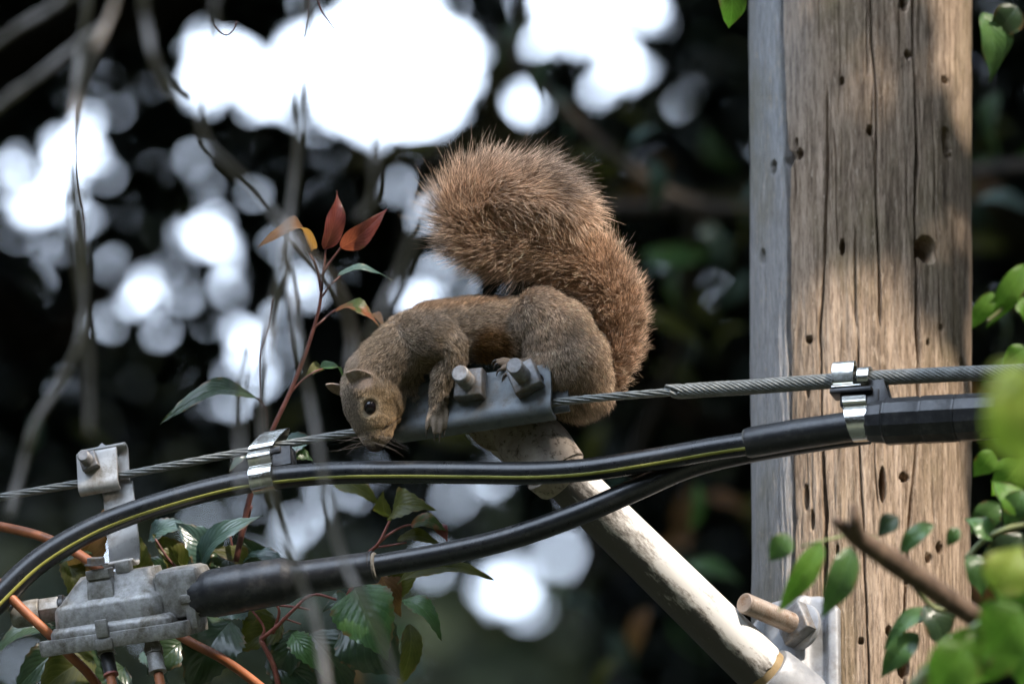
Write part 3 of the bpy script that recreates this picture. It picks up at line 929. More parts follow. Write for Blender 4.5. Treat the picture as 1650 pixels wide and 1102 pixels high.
mb = MB(); mb.extrude(strip_profile(smooth2(loop2, 4), 0.0010), xr - 0.005, xr + 0.0048); mb.build('loop', M['chrome'], o, angle=40)
mb = MB(); mb.box((xl + 0.004, -0.007, -0.0110), (0.027, 0.013, 0.0014), bevel=0.0003); mb.build('tab', M['chrome'], o, angle=40)
mb = MB()
mb.box((xl + 0.008, -0.003, -0.0145), (0.038, 0.020, 0.0045), bevel=0.001)
mb.box((xl + 0.010, 0.0, -0.0205), (0.026, 0.014, 0.013), bevel=0.001)
mb.box((xb + 0.004, 0.000, (z0) * 0.6), (0.024, 0.014, 0.030), bevel=0.002)
mb.build('spacer', M['rubber'], o, angle=30)
mb = MB()
x_a = (mi @ L(1395, 640, 0.01)).x; x_b = (mi @ L(1428, 640, 0.01)).x
zc = (mi @ L(1430, 660, 0.01)).z
pts = [(x_a, -0.004), (x_b - 0.004, -0.004), (x_b + 0.005, zc), (x_a + 0.004, zc - 0.006)]
vs = [(x, -0.006, z) for x, z in pts] + [(x, 0.008, z) for x, z in pts]
mb.add(vs, [(0, 1, 2, 3), (7, 6, 5, 4), (0, 4, 5, 1), (1, 5, 6, 2), (2, 6, 7, 3), (3, 7, 4, 0)])
mb.build('wedge', M['rubber'], o, bevel=0.001, angle=30)

# ------------------------------------------------------------------ hanger plate of the tap
hz = L(165, 772)
hg = frame_obj('tap_hanger', hz, 'pale metal hanger bolted on the strand and holding the tap box', 'hanger bracket', axis=L(200, 765) - L(125, 779))
mi = parent_matrix(hg).inverted()
def hq(px, py, v=0.0): return mi @ L(px, py, v)
xa, xb_ = hq(125, 772, .008).x, hq(190, 765, .008).x
fp = smooth2([(-0.0070, 0.0250), (-0.0072, 0.012), (-0.0075, 0.000), (-0.0078, -0.006), (-0.0070, -0.0095), (-0.0045, -0.012), (-0.001, -0.0125)], 4)
mb = MB(); mb.extrude(strip_profile(fp, 0.0030), xa, xb_); mb.build('front_plate', M['bracket'], hg, bevel=0.0008, angle=30)
bp_ = smooth2([(-0.0040, 0.0270), (0.000, 0.0300), (0.0045, 0.0290), (0.0065, 0.025), (0.0068, 0.012), (0.0068, 0.0), (0.0066, -0.009)], 4)
mb = MB(); mb.extrude(strip_profile(bp_, 0.0028), xa + 0.002, xb_ + 0.006); mb.build('back_plate', M['bracket'], hg, bevel=0.0007, angle=30)
t1 = hq(163, 712, 0.0); 
mb = MB(); vs2 = [(-0.011, 0.026), (t1.x, t1.z), (0.010, 0.026)]
mb.add([(x, 0.002, z) for x, z in vs2] + [(x, 0.0045, z) for x, z in vs2], [(0, 1, 2), (5, 4, 3), (0, 3, 4, 1), (1, 4, 5, 2), (2, 5, 3, 0)])
mb.build('corner_tab', M['bracket'], hg, smooth=False)
nn = hq(146, 746, 0.0085)
nut_and_bolt(hg, (nn.x, -0.0086, nn.z), (0, -1, 0), 0.0155, 0.0075, 0.0057, 0.0085, rot=R(14), mat='bolt')
# strap plate down to the tap: flat, then curled forward at the foot
s_t = hq(188, 775, -0.006); s_b = hq(193, 930, -0.006)
pth = smooth2([(0.0065, -0.004), (0.0065, -0.030), (0.0065, -0.055), (0.0060, -0.068), (0.004, -0.078), (0.000, -0.0845), (-0.006, -0.088), (-0.018, -0.0885)], 5)
poly = strip_profile(pth, 0.0026)
hwid = 0.0145
xc_ = hq(190, 800, -0.0065).x
mb = MB(); mb.extrude(poly, xc_ - hwid, xc_ + hwid)
mb.v = [Vector((v.x + (-v.z) * 0.05, v.y, v.z)) for v in mb.v]
mb.build('drop_plate', M['bracket'], hg, bevel=0.0006, angle=30)

# ------------------------------------------------------------------ tap box
tb_o = L(178, 1030, 0.030)
tap = frame_obj('tap_box', tb_o, 'cast aluminium tap box hanging below the striped cable at the left', 'tap box', axis=L(290, 1014, 0.03) - L(70, 1046, 0.03))
TAP_AX = Vector((1, 0, 0))
tap.rotation_euler = (parent_matrix(tap).to_3x3() @ Matrix.Rotation(R(25), 3, 'X')).to_euler()
mi = parent_matrix(tap).inverted()
def tq_(px, py, v=0.03): return mi @ L(px, py, v)
x_l, x_r = tq_(62, 1040).x, tq_(296, 1012).x
def rrect(x0, x1, y0, y1, r, n=4):
    out = []
    for cx, cy, a0 in ((x1 - r, y1 - r, 0), (x0 + r, y1 - r, 90), (x0 + r, y0 + r, 180), (x1 - r, y0 + r, 270)):
        for k in range(n + 1):
            a = R(a0 + 90 * k / n)
            out.append((cx + r * math.cos(a), cy + r * math.sin(a)))
    return out
def loft(mb, rings):
    n = len(rings[0][0]); base = len(mb.v)
    for pts, z in rings:
        mb.v += [Vector((x, y, z)) for x, y in pts]
    for i in range(len(rings) - 1):
        for k in range(n):
            mb.f.append((base + i * n + k, base + i * n + (k + 1) % n, base + (i + 1) * n + (k + 1) % n, base + (i + 1) * n + k))
    mb.f.append(tuple(base + k for k in range(n))[::-1]); mb.f.append(tuple(base + (len(rings) - 1) * n + k for k in range(n)))
D = 0.075
mb = MB()
loft(mb, [(rrect(x_l, x_r, 0, D, .006), -0.007), (rrect(x_l - .0005, x_r + .0005, -.0005, D, .006), 0.000), (rrect(x_l, x_r, 0, D, .006), 0.0065)])
mb.build('base_flange', M['alu'], tap, bevel=0.0006, angle=40)
mb = MB()
loft(mb, [(rrect(x_l + .010, x_r - .012, .003, D - .003, .008), 0.006), (rrect(x_l + .010, x_r - .012, .003, D - .003, .008), 0.011), (rrect(x_l + .011, x_r - .014, .005, D - .004, .009), 0.0135), (rrect(x_l + .012, x_r - .017, .007, D - .005, .009), 0.0155)])
mb.build('seam', M['alu'], tap, angle=50)
mb = MB()
loft(mb, [(rrect(x_l + .014, x_r - .022, .007, D - .006, .009), 0.015), (rrect(x_l + .015, x_r - .022, .0075, D - .006, .010), 0.030), (rrect(x_l + .017, x_r - .024, .009, D - .007, .010), 0.0335), (rrect(x_l + .020, x_r - .027, .012, D - .008, .010), 0.0355), (rrect(x_l + .036, x_r - .030, .030, D - .010, .010), 0.056)])
mb.build('housing', M['alu'], tap, angle=50)
# right end block and lug
mb = MB()
bx = tq_(300, 985)
mb.box((x_r - .008, .045, .030), (.042, .05, .045), bevel=.008)
mb.build('end_block', M['alu'], tap, angle=40)
mb = MB(); lg = tq_(310, 985, .012); mb.box((lg.x, lg.y, lg.z), (.010, .012, .030), bevel=.0025); mb.box((lg.x, lg.y - .002, lg.z + .012), (.016, .012, .008), bevel=.002)
mb.build('lug', M['alu'], tap, angle=40)
# clips on the flange
for (px, py) in ((165, 1012),):
    c = tq_(px, py, .034)
    mb = MB(); mb.box((c.x, -.0005, c.z), (.0115, .006, .016), bevel=.0015); mb.box((c.x, -.0005, c.z - .014), (.016, .005, .011), bevel=.002); mb.build('clip', M['alu'], tap, angle=40)
# mount on the top: trapezoid block, pad and bolt head
c = tq_(172, 955, .020)
mb = MB()
loft(mb, [(rrect(c.x - .0135, c.x + .0125, .012, .034, .0015), .033), (rrect(c.x - .0125, c.x + .0100, .016, .032, .0015), .053)])
mb.build('mount_block', M['alu'], tap, bevel=.0005, angle=30)
mb = MB(); mb.box((c.x - .001, .022, .0575), (.0215, .016, .0085), bevel=.001); mb.build('mount_pad', M['alu'], tap, angle=30)
mb = MB(); mb.box((c.x + .018, .034, .060), (.014, .012, .011), bevel=.002); mb.build('mount_ear', M['alu'], tap, angle=30)
bh = tq_(172, 919, .012)
mb = MB(); mb.lathe((bh.x, .020, .0655), (0.10, 0, 1), [(0, .0105), (.0012, .0105), (.0013, .0078), (.0062, .0078), (.0070, .0070)], 6)
mb.build('bolt_head', M['bolt'], tap, angle=20)
# side connectors
cl = tq_(100, 985, .010)
ce = L(18, 992, .012); cs = L(130, 975, .005)
mb = MB(); mb.lathe(cs - tap.location, ce - cs, [(0, .0095), (.012, .0095), (.0122, .0112), (.016, .0116), (.0162, .0105)], 32)
def world_child(mb, name, mat, par, **k):
    mb.v = [parent_matrix(par).inverted() @ v for v in mb.v]
    return mb.build(name, mat, par, **k)
mb = MB(); mb.lathe(cs, ce - cs, [(0, .0100), (.014, .0100), (.0142, .0118), (.018, .0120), (.0185, .0108)], 32)
world_child(mb, 'seal_ring', M['rubber'], tap)
mb = MB(); mb.lathe(cs.lerp(ce, .27), ce - cs, [(0, .0108), (.002, .0120), (.018, .0120), (.020, .0108)], 6)
world_child(mb, 'hex_nut', M['alu'], tap, bevel=.0008, angle=20)
mb = MB(); mb.lathe(cs.lerp(ce, .58), ce - cs, [(0, .0112), (.001, .0118), (.022, .0118), (.0255, .0100), (.0258, .004)], 32)
world_child(mb, 'end_plug', M['alu'], tap)
mb = MB(); mb.lathe(L(292, 964, .008), L(325, 958, .008) - L(292, 964, .008), [(0, .0125), (.002, .0135), (.012, .0135), (.0125, .0125), (.02, .0125)], 32)
world_child(mb, 'port_ring', M['alu'], tap)
for (ax_, ay, bx_, by, seal) in ((169, 1038, 180, 1092, True), (245, 1034, 256, 1092, False)):
    p0, p1 = L(ax_, ay, .012), L(bx_, by, .012); d = p1 - p0
    if seal:
        mb = MB(); mb.lathe(p0, d, [(0, .0072), (.006, .0075), (.0062, .0085), (.010, .0085), (.0102, .0062)], 6); world_child(mb, 'hex_nut', M['alu'], tap, angle=20)
        mb = MB(); mb.lathe(p0.lerp(p1, .28), d, [(0, .0062), (.020, .0062)], 24); world_child(mb, 'plug_body', M['rubber'], tap)
        mb = MB(); mb.lathe(p0.lerp(p1, .86), d, [(0, .0060), (.0005, .0068), (.0022, .0068), (.0026, .0050)], 24); world_child(mb, 'pink_seal', M['pinkstem'], tap)
    else:
        mb = MB(); mb.lathe(p0, d, [(0, .0070), (.004, .0072), (.0045, .0085), (.012, .0085), (.0122, .0074)], 6); world_child(mb, 'hex_nut', M['alu'], tap, angle=20)
        mb = MB(); mb.lathe(p0.lerp(p1, .36), d, [(0, .0072), (.014, .0074), (.0142, .0080), (.017, .0080), (.0175, .0058)], 24); world_child(mb, 'plug_body', M['alu'], tap)

def simple_tube(name, pts, r, mat, label, cat, n=14, sub=10, group=None):
    path = catmull(pts, sub)
    org = path[0].copy()
    mb = MB(); mb.tube([p - org for p in path], r, n)
    o = mb.build(name, M[mat], None, angle=None, fix=False)
    o.location = org
    tag(o, label, cat, group)
    return o
oc = 'orange drop cables'
simple_tube('drop_cable', [L(-60, 838, -.03), L(0, 848, -.025), L(60, 862, -.02), (L(110, 883, -.018)), L(155, 912, -.014), L(190, 945, -.02), L(230, 1000, -.05)], .0044, 'orange', 'orange cable arching behind the striped cable and the hanger plate', 'cable', group=oc)
simple_tube('drop_cable', [L(-40, 900, .045), L(0, 943, .036), L(35, 980, .030), L(80, 1022, .020), L(112, 1055, -.02), L(145, 1088, -.05), L(190, 1150, -.07)], .0043, 'orange', 'orange cable crossing the metal plug at the left end of the tap box', 'cable', group=oc)
simple_tube('drop_cable', [L(150, 930, -.07), L(230, 985, -.08), L(300, 1030, -.07), L(360, 1062, -.06), L(415, 1102, -.06), L(470, 1150, -.06)], .0043, 'orange', 'orange cable running down among the leaves right of the tap box', 'cable', group=oc)
simple_tube('drop_cable', [L(178, 1086, .012), L(181, 1105, .012), L(186, 1150, .012)], .0044, 'orange', 'orange cable dropping from the left plug with the pink ring', 'cable', group=oc)
simple_tube('drop_cable', [L(255, 1085, .012), L(259, 1105, .012), L(266, 1150, .012)], .0044, 'orange', 'orange cable dropping from the right silver plug under the tap box', 'cable', group=oc)

# ------------------------------------------------------------------ leaf clouds
def leaf_cloud(name, C, length, width, mat, parent=None, normal_bias=None, seed=1, bend=0.25, hang=0.0):
    """many small folded leaves; C (n,3) leaf centres"""
    r = np.random.default_rng(seed)
    n = len(C)
    nrm = r.normal(size=(n, 3))
    if normal_bias is not None: nrm += np.array(normal_bias)
    nrm /= np.linalg.norm(nrm, axis=1)[:, None]
    d = r.normal(size=(n, 3)); d[:, 2] -= hang
    d -= nrm * (d * nrm).sum(1)[:, None]; d /= np.linalg.norm(d, axis=1)[:, None]
    s = np.cross(nrm, d)
    k = r.uniform(0.7, 1.3, n)[:, None]
    length = np.broadcast_to(length, (n,))[:, None]; width = np.broadcast_to(width, (n,))[:, None]
    Lh = length / 2 * k; Wh = width / 2 * k * r.uniform(0.8, 1.15, n)[:, None]
    lift = nrm * Wh * 0.35
    base = C - d * Lh; tip = C + d * Lh - nrm * Lh * bend
    a1 = C - d * Lh * 0.35 + s * Wh * 0.95 + lift; b1 = C - d * Lh * 0.35 - s * Wh * 0.95 + lift
    a2 = C + d * Lh * 0.35 + s * Wh * 0.75 + lift * 0.6 - nrm * Lh * bend * 0.3; b2 = C + d * Lh * 0.35 - s * Wh * 0.75 + lift * 0.6 - nrm * Lh * bend * 0.3
    m1 = C - d * Lh * 0.3; m2 = C + d * Lh * 0.35 - nrm * Lh * bend * 0.35
    V = np.stack([base, a1, a2, tip, b2, b1, m1, m2], 1).reshape(-1, 3)
    f = np.array([[0, 6, 1, 1], [0, 5, 6, 6], [1, 6, 7, 2], [6, 5, 4, 7], [2, 7, 3, 3], [7, 4, 3, 3]])
    faces = []
    tri = np.array([[0, 6, 1], [0, 5, 6], [2, 7, 3], [7, 4, 3]]); quad = np.array([[1, 6, 7, 2], [6, 5, 4, 7]])
    off = (np.arange(n) * 8)[:, None, None]
    T = (tri[None] + off).reshape(-1, 3); Qd = (quad[None] + off).reshape(-1, 4)
    me = bpy.data.meshes.new(name)
    me.vertices.add(len(V)); me.vertices.foreach_set('co', V.ravel())
    me.loops.add(T.size + Qd.size); me.loops.foreach_set('vertex_index', np.concatenate([T.ravel(), Qd.ravel()]))
    me.polygons.add(len(T) + len(Qd))
    me.polygons.foreach_set('loop_start', np.concatenate([np.arange(len(T)) * 3, T.size + np.arange(len(Qd)) * 4]))
    me.update(calc_edges=True)
    me.materials.append(mat)
    me.polygons.foreach_set('use_smooth', [True] * len(me.polygons))
    o = bpy.data.objects.new(name, me)
    COL.objects.link(o)
    if parent is not None:
        o.parent = parent
        o.matrix_parent_inverse = parent_matrix(parent).inverted()
    return o

def leaf_dirs_test(C, length):   # half length in pixels for each centre
    px, py, z = project(C)
    return px, py, length / 2 / z * DIST / PX

# openings in the crowns behind: (x, y, radius) in the photograph's pixels
BIG = [(325, 80, 20), (330, 130, 26), (355, 110, 24), (395, 85, 10), (400, 140, 14), (410, 150, 6), (455, 110, 8), (470, 95, 18), (505, 70, 24), (520, 120, 40), (560, 60, 40), (550, 165, 32),
       (600, 30, 40), (620, 100, 60), (620, 170, 42), (585, 205, 10), (670, 30, 32), (690, 110, 60), (680, 170, 36), (730, 80, 34), (740, 120, 22), (720, 160, 20),
       (660, 200, 14), (480, 180, 12), (430, 140, 24), (450, 165, 16), (405, 120, 22), (415, 165, 12), (365, 80, 18), (330, 60, 14), (1040, 20, 18), (900, 20, 22), (960, 30, 22), (850, 10, 12), (930, -5, 26), (980, -5, 30), (1030, -10, 28), (880, -8, 16), (870, 65, 10), (935, 70, 14), (995, 75, 15), (1010, 110, 20), (985, 95, 12), (965, 147, 11), (850, 150, 12), (835, 180, 8)]
DISC = [(30, 250, .5), (60, 225, .4), (200, 330, .3), (120, 420, .3), (170, 450, .4), (190, 430, .4), (275, 440, .5), (310, 470, .45), (185, 520, .5), (225, 520, .4), (285, 590, .35), (330, 520, .5), (300, 640, .4), (180, 600, .35), (370, 420, .5), (445, 400, .35), (20, 440, .35), (40, 600, .35), (70, 560, .3), (440, 520, .5), (460, 560, .5), (500, 480, .35), (560, 420, .25), (330, 300, .25),
        (110, 265, 1.5), (85, 320, 1.6), (55, 345, 1.2), (140, 190, .6), (20, 320, 1.0), (100, 240, 1.2),(185, 180, .8), (135, 215, .7), (150, 250, .6), (120, 240, .8), (178, 282, .75), (245, 278, .7), (95, 265, .7), (85, 300, 1), (60, 320, 1), (35, 335, .8), (15, 300, .6), (12, 270, .5), (75, 340, .6), (133, 360, .65), (25, 380, .4), (68, 392, .3),
        (307, 248, .45), (407, 310, .62), (340, 345, .9), (335, 375, 1.0), (350, 390, 1.0), (310, 375, .7), (325, 400, .8), (298, 388, .5), (360, 400, .5), (8, 505, 1.0), (12, 530, .9), (15, 550, .5), (240, 450, .6), (225, 470, .45), (205, 488, .6), (292, 468, .5), (262, 500, .5),
        (258, 543, .7), (300, 548, .45), (160, 515, .45), (155, 562, .32), (102, 627, .85), (370, 468, .65), (405, 480, .4), (395, 540, 1.0), (400, 565, 1.1), (385, 575, 1.0), (410, 595, .9), (380, 530, .7), (425, 560, .6), (375, 605, .5), (340, 592, .4), (225, 625, .45), (255, 645, .5), (420, 620, .6),
        (483, 447, .75), (640, 300, .8), (635, 305, .6), (695, 345, .8), (675, 345, .6), (672, 395, .5), (715, 380, .6), (695, 440, .8), (665, 475, .9), (700, 480, 1.0), (735, 470, .9), (680, 500, .9), (530, 245, .6), (610, 225, .6), (510, 210, .6), (775, 222, .6), (500, 265, .2), (560, 300, .15),
        (455, 265, .18), (210, 380, .12), (350, 640, .3), (60, 450, .12), (380, 150, .4), (490, 6, .4), (295, 3, .4), (880, 60, .5), (845, 165, .8), (860, 180, .6), (1095, 180, .12)]
LOW = [(600, 745, .5), (745, 790, .95), (765, 775, .7), (730, 800, .8), (560, 760, .4), (520, 790, .35), (580, 800, .35), (475, 850, .5), (430, 880, .35), (500, 820, .3), (330, 835, .7), (310, 850, .4), (350, 870, .3), (902, 885, .65), (904, 912, .5), (806, 958, 1.0), (872, 1000, .5),
       (930, 975, .22), (830, 895, .2), (695, 925, .5), (925, 800, .35), (650, 700, .3), (70, 848, .3), (170, 905, .9), (160, 890, .5), (20, 1065, .25), (60, 1090, .2), (1170, 645, .35), (780, 700, .35), (820, 740, .6), (800, 770, .6), (450, 940, .3), (240, 1010, .3), (400, 800, .3), (385, 650, .35)]

def gap_filter(C, length, width, gaps, sc):
    """throw out leaves that would close one of the openings"""
    px, py, z = project(C)
    hw = width * 0.36 / z * DIST / PX
    keep = np.ones(len(C), bool)
    for gx, gy, gr in gaps:
        keep &= (np.hypot(px - gx, py - gy) > gr * sc + hw)
    return keep

def small_gaps(k):
    return [(x, y, b * k) for x, y, b in DISC]
def low_gaps(k):
    return [(x, y, b * k) for x, y, b in LOW]

def window_points(r, n, z0, z1, x0, x1, y0, y1):
    z = r.uniform(z0, z1, n); px = r.uniform(x0, x1, n); py = r.uniform(y0, y1, n)
    D = np.array(F)[None] + ((px - 825) * PX / DIST)[:, None] * np.array(X)[None] + ((551 - py) * PX / DIST)[:, None] * np.array(U)[None]
    return np.array(CAM)[None] + D * z[:, None]

def outside_view(C, mx_, my_, zmax=1e9):
    px, py, z = project(C)
    return ~((px > -mx_) & (px < 1650 + mx_) & (py > -my_) & (py < 1102 + my_) & (z < zmax) & (z > 0))

def limb(path, radii, name, mat, parent):
    mb = MB(); mb.tube(catmull(path, 8), radii, 12)
    return mb.build(name, M[mat], parent, world=True, angle=None, fix=False)

r0 = np.random.default_rng(11)
LL, LW = 0.20, 0.13      # leaves of the outer crown
LI, WI = 0.046, 0.030    # small leaves of the part in view
# two dense trees about seven metres behind the wire
for name, base, xr, lab, n, sd in (
        ('background_tree', Vector((-2.3, 7.6, 0)), (-420, 640), 'dark blurred broadleaf tree behind the left half with round glints of sky', 5200, 3),
        ('background_tree', Vector((2.4, 8.4, 0)), (560, 2060), 'dark blurred broadleaf tree behind the squirrel tail and the wooden pole', 6600, 4)):
    t = empty(name, base, lab, 'tree', 'trees behind the wires')
    r = np.random.default_rng(sd)
    C = window_points(r, int(n * 4.2), 18.3, 21.3, xr[0], xr[1], -300, 1350)
    px, py, z = project(C)
    lowfade = r.uniform(0, 1, len(C)) < np.clip((900 - py) / 200, 0.02, 1)
    if xr[0] > 0: lowfade |= (px > 950)
    C = C[lowfade]
    k = gap_filter(C, LI, WI, BIG, 0.95) & gap_filter(C, LI, WI, small_gaps(7.5), 1.0) & gap_filter(C, LI, WI, low_gaps(13), 1.0)
    C = C[k]
    # outer crown, beyond the frame, thickened to keep sky light off the inner leaves
    m = 26000
    O = np.array(Q((xr[0] + xr[1]) / 2, 450, 8.6))[None] + r.normal(size=(m, 3)) * np.array([1.9, 1.7, 1.7])[None]
    O = O[outside_view(O, 160, 120)]
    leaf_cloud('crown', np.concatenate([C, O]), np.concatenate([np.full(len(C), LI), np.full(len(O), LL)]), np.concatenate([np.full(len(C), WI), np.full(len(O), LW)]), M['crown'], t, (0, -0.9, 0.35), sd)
    c_ = Q((xr[0] + xr[1]) / 2, 500, 7.6)
    limb([base, base + Vector((0.1, 0.05, 3)), base + Vector((-0.1, 0, 6)), base + Vector((0.05, 0, 9.5))], [.22, .17, .12, .05], 'trunk', 'darkbark', t)
    if xr[0] < 0:
        limb([base + Vector((0, 0, 6.0)), Q(-200, 700, 7.5), Q(60, 560, 7.4), Q(230, 420, 7.4)], [.07, .05, .03, .015], 'limb', 'darkbark', t)
        limb([base + Vector((0, 0, 7.6)), Q(-150, 200, 7.5), Q(250, 20, 7.4), Q(520, -80, 7.4)], [.06, .045, .03, .015], 'limb', 'darkbark', t)
    else:
        limb([base + Vector((0, 0, 7.4)), Q(1700, 420, 7.5), Q(1100, 330, 6.2), Q(860, 240, 5.6), Q(690, 232, 5.4), (Q(560, 262, 5.4))], [.05, .03, .015, .015, .012, .008], 'limb', 'olivebark', t)
        limb([Q(860, 240, 5.62), Q(790, 165, 5.5), Q(820, 95, 5.5), Q(850, 20, 5.5), Q(840, -60, 5.5)], [.016, .016, .014, .010, .008], 'limb', 'olivebark', t)
        limb([base + Vector((0, 0, 6.2)), Q(1750, 800, 7.5), Q(1300, 760, 7.4), Q(1000, 600, 7.2)], [.07, .045, .03, .015], 'limb', 'darkbark', t)

# a taller tree farther off fills the lower gaps
t = empty('distant_tree', Vector((-1.2, 22, 0)), 'dark far tree seen below the cables through the gaps between nearer leaves', 'tree', 'trees behind the wires')
r = np.random.default_rng(9)
C = window_points(r, 11000, 29, 35, -200, 1850, 560, 1450)
C2 = window_points(r, 3000, 29, 35, -200, 1850, -200, 620)
C = C[gap_filter(C, .17, .1, low_gaps(25), 1.0) & gap_filter(C, .17, .1, BIG, 1.0) & gap_filter(C, .17, .1, small_gaps(14), 1.0)]
px, py, z = project(C2)
C2 = C2[gap_filter(C2, .17, .1, BIG, 1.25) & gap_filter(C2, .17, .1, small_gaps(16), 1.0)]
O = np.array(Q(825, 1100, 22))[None] + r.normal(size=(9000, 3)) * np.array([3.2, 1.6, 2.6])[None]
O = O[outside_view(O, 160, 120)]
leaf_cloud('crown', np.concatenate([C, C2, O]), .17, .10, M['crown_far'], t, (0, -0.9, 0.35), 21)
limb([Vector((-1.2, 22, 0)), Vector((-1.0, 22, 5)), Vector((-1.3, 22.1, 8)), Vector((-1.2, 22, 13))], [.35, .28, .2, .08], 'trunk', 'darkbark', t)

# soft teal and olive leaves at middle distance behind the tail
mid = [(1055, 300, 34, 90, 80, 'leaf_teal', 2.4), (905, 190, 40, 110, 60, 'leaf_teal', 3.2), (870, 130, 30, 90, 115, 'leaf_dark', 3.0), (1090, 470, 30, 80, 95, 'leaf_dark', 3.0), (1020, 200, 30, 90, 40, 'leaf_olive', 4.0),
       (690, 240, 22, 90, 10, 'leaf_olive', 3.4), (810, 80, 26, 110, 118, 'leaf_dark', 3.2), (1150, 385, 20, 60, 20, 'leaf_teal', 3.0), (1160, 250, 40, 100, 60, 'leaf_dark', 3.4), (1100, 620, 40, 120, 30, 'leaf_olive', 4.4), (730, 700, 50, 130, 10, 'leaf_olive', 4.2),
       (1180, 470, 30, 90, 130, 'leaf_teal', 3.8), (1000, 440, 40, 100, 70, 'leaf_dark', 4.0), (940, 980, 34, 90, 20, 'leaf_teal', 3.8), (620, 640, 40, 110, 60, 'leaf_dark', 3.8), (1610, 520, 40, 100, 60, 'leaf_dark', 2.2), (1600, 200, 40, 110, 100, 'leaf_dark', 2.2), (1630, 330, 30, 110, 10, 'leaf_teal', 2.6)]

# ------------------------------------------------------------------ single leaves
def leaf_mesh(base, tip, width, name, mat, parent, face=None, curl=0.25, fold=0.25, sag=0.15, serr=0.0, seed=0, twist=0.0, n=16, m=5, shape=0.8, petiole=0.0, wave=0.06):
    """one leaf with a midrib, folded halves, wavy toothed margin; world coordinates"""
    r = random.Random(seed)
    base = Vector(base); tip = Vector(tip)
    d = tip - base; ln = d.length; dn = d.normalized()
    f = Vector(face).normalized() if face is not None else (-F)
    nz_ = (f - dn * f.dot(dn))
    nz_ = nz_.normalized() if nz_.length > 1e-4 else dn.orthogonal().normalized()
    sd = dn.cross(nz_)
    vs, fs, uvs = [], [], []
    ph = r.uniform(0, 6)
    for i in range(n + 1):
        t = i / n
        prof = math.sin(math.pi * min(1, t) ** shape) ** 0.85
        prof *= (1 - 0.35 * t * t) 
        if t > 0.8: prof *= 1 - ((t - 0.8) / 0.2) ** 2 * 0.55
        tw = twist * t
        c = base + dn * ln * t + nz_ * (ln * sag * math.sin(math.pi * t) - ln * curl * t * t)
        s2 = sd * math.cos(tw) + nz_ * math.sin(tw)
        n2 = nz_ * math.cos(tw) - sd * math.sin(tw)
        for j in range(-m, m + 1):
            u = j / m
            hw = width / 2 * prof
            edge = abs(u) ** 3
            se = serr * width * edge * (0.5 if (i % 2) else -0.5) * (1 if 0 < i < n else 0)
            wv = wave * width * edge * math.sin(ph + t * 11 + (2 if u > 0 else 0))
            p = c + s2 * (u * (hw + se)) + n2 * (fold * abs(u) * hw - 0.15 * fold * hw * u * u + wv)
            # quilting between side veins
            p += n2 * (0.02 * width * math.sin(max(0, min(1, abs(u))) * math.pi) * math.cos(2 * math.pi * (8 * t - 3.5 * abs(u))))
            vs.append(p); uvs.append((0.5 + u / 2, t))
    row = 2 * m + 1
    for i in range(n):
        for j in range(2 * m):
            fs.append((i * row + j, i * row + j + 1, (i + 1) * row + j + 1, (i + 1) * row + j))
    org = base
    me = bpy.data.meshes.new(name)
    me.from_pydata([tuple(v) for v in vs], [], fs)
    uvl = me.uv_layers.new(name='UVMap')
    for lp in me.loops: uvl.data[lp.index].uv = uvs[lp.vertex_index]
    me.materials.append(M[mat])
    me.polygons.foreach_set('use_smooth', [True] * len(me.polygons))
    o = bpy.data.objects.new(name, me)
    COL.objects.link(o)
    if parent is not None:
        o.parent = parent; o.matrix_parent_inverse = parent_matrix(parent).inverted()
    return o

def face_dir(az, el):
    """leaf face: az degrees to the right of the viewer, el up"""
    return (-F * math.cos(R(az)) * math.cos(R(el)) + X * math.sin(R(az)) * math.cos(R(el)) + U * math.sin(R(el)))

r = random.Random(5)
mids = empty('background_branch', Q(1120, 330, 3.2), 'blurred teal and olive leaves on a bough behind the tail and the pole', 'branch')
limb([Q(1700, 260, 2.6), Q(1400, 300, 3.0), Q(1120, 330, 3.2), Q(900, 170, 3.2), Q(800, 60, 3.2)], [.009, .008, .007, .006, .004], 'stem', 'darkbark', mids)
limb([Q(1120, 330, 3.2), Q(1090, 560, 3.6), Q(1000, 780, 3.8), Q(900, 1000, 3.9)], [.010, .008, .006, .004], 'stem', 'darkbark', mids)
limb([Q(1120, 330, 3.2), Q(900, 330, 3.5), Q(700, 250, 3.4), Q(640, 420, 3.8)], [.010, .008, .006, .004], 'stem', 'darkbark', mids)
for i, (x, y, w_, l_, a, mt, d) in enumerate(mid):
    dx, dy = math.cos(R(a)) * l_ / 2, math.sin(R(a)) * l_ / 2
    leaf_mesh(Q(x - dx, y - dy, d), Q(x + dx, y + dy, d + 0.02), w_ * PX * 1.4, 'leaf', mt, mids, face_dir(r.uniform(-40, 40), r.uniform(10, 60)), seed=i, n=10, m=3)

for i in range(95):
    x = r.choice([r.uniform(900, 1230), r.uniform(900, 1230), r.uniform(1560, 1680), r.uniform(-20, 900)]); y = r.uniform(230, 1100) if x > 880 else r.uniform(640, 1100)
    if any(math.hypot(x - g[0], y - g[1]) < 75 for g in LOW + DISC): continue
    a = r.uniform(0, 180); l_ = r.uniform(70, 130); dx, dy = math.cos(R(a)) * l_ / 2, math.sin(R(a)) * l_ / 2; d = r.uniform(2.5, 5)
    leaf_mesh(Q(x - dx, y - dy, d), Q(x + dx, y + dy, d + 0.02), r.uniform(30, 60) * PX, 'leaf', r.choice(['leaf_olive', 'leaf_olive', 'leaf_green', 'leaf_teal', 'leaf_rust']), mids, face_dir(r.uniform(-60, 60), r.uniform(-20, 60)), seed=i, n=8, m=2)
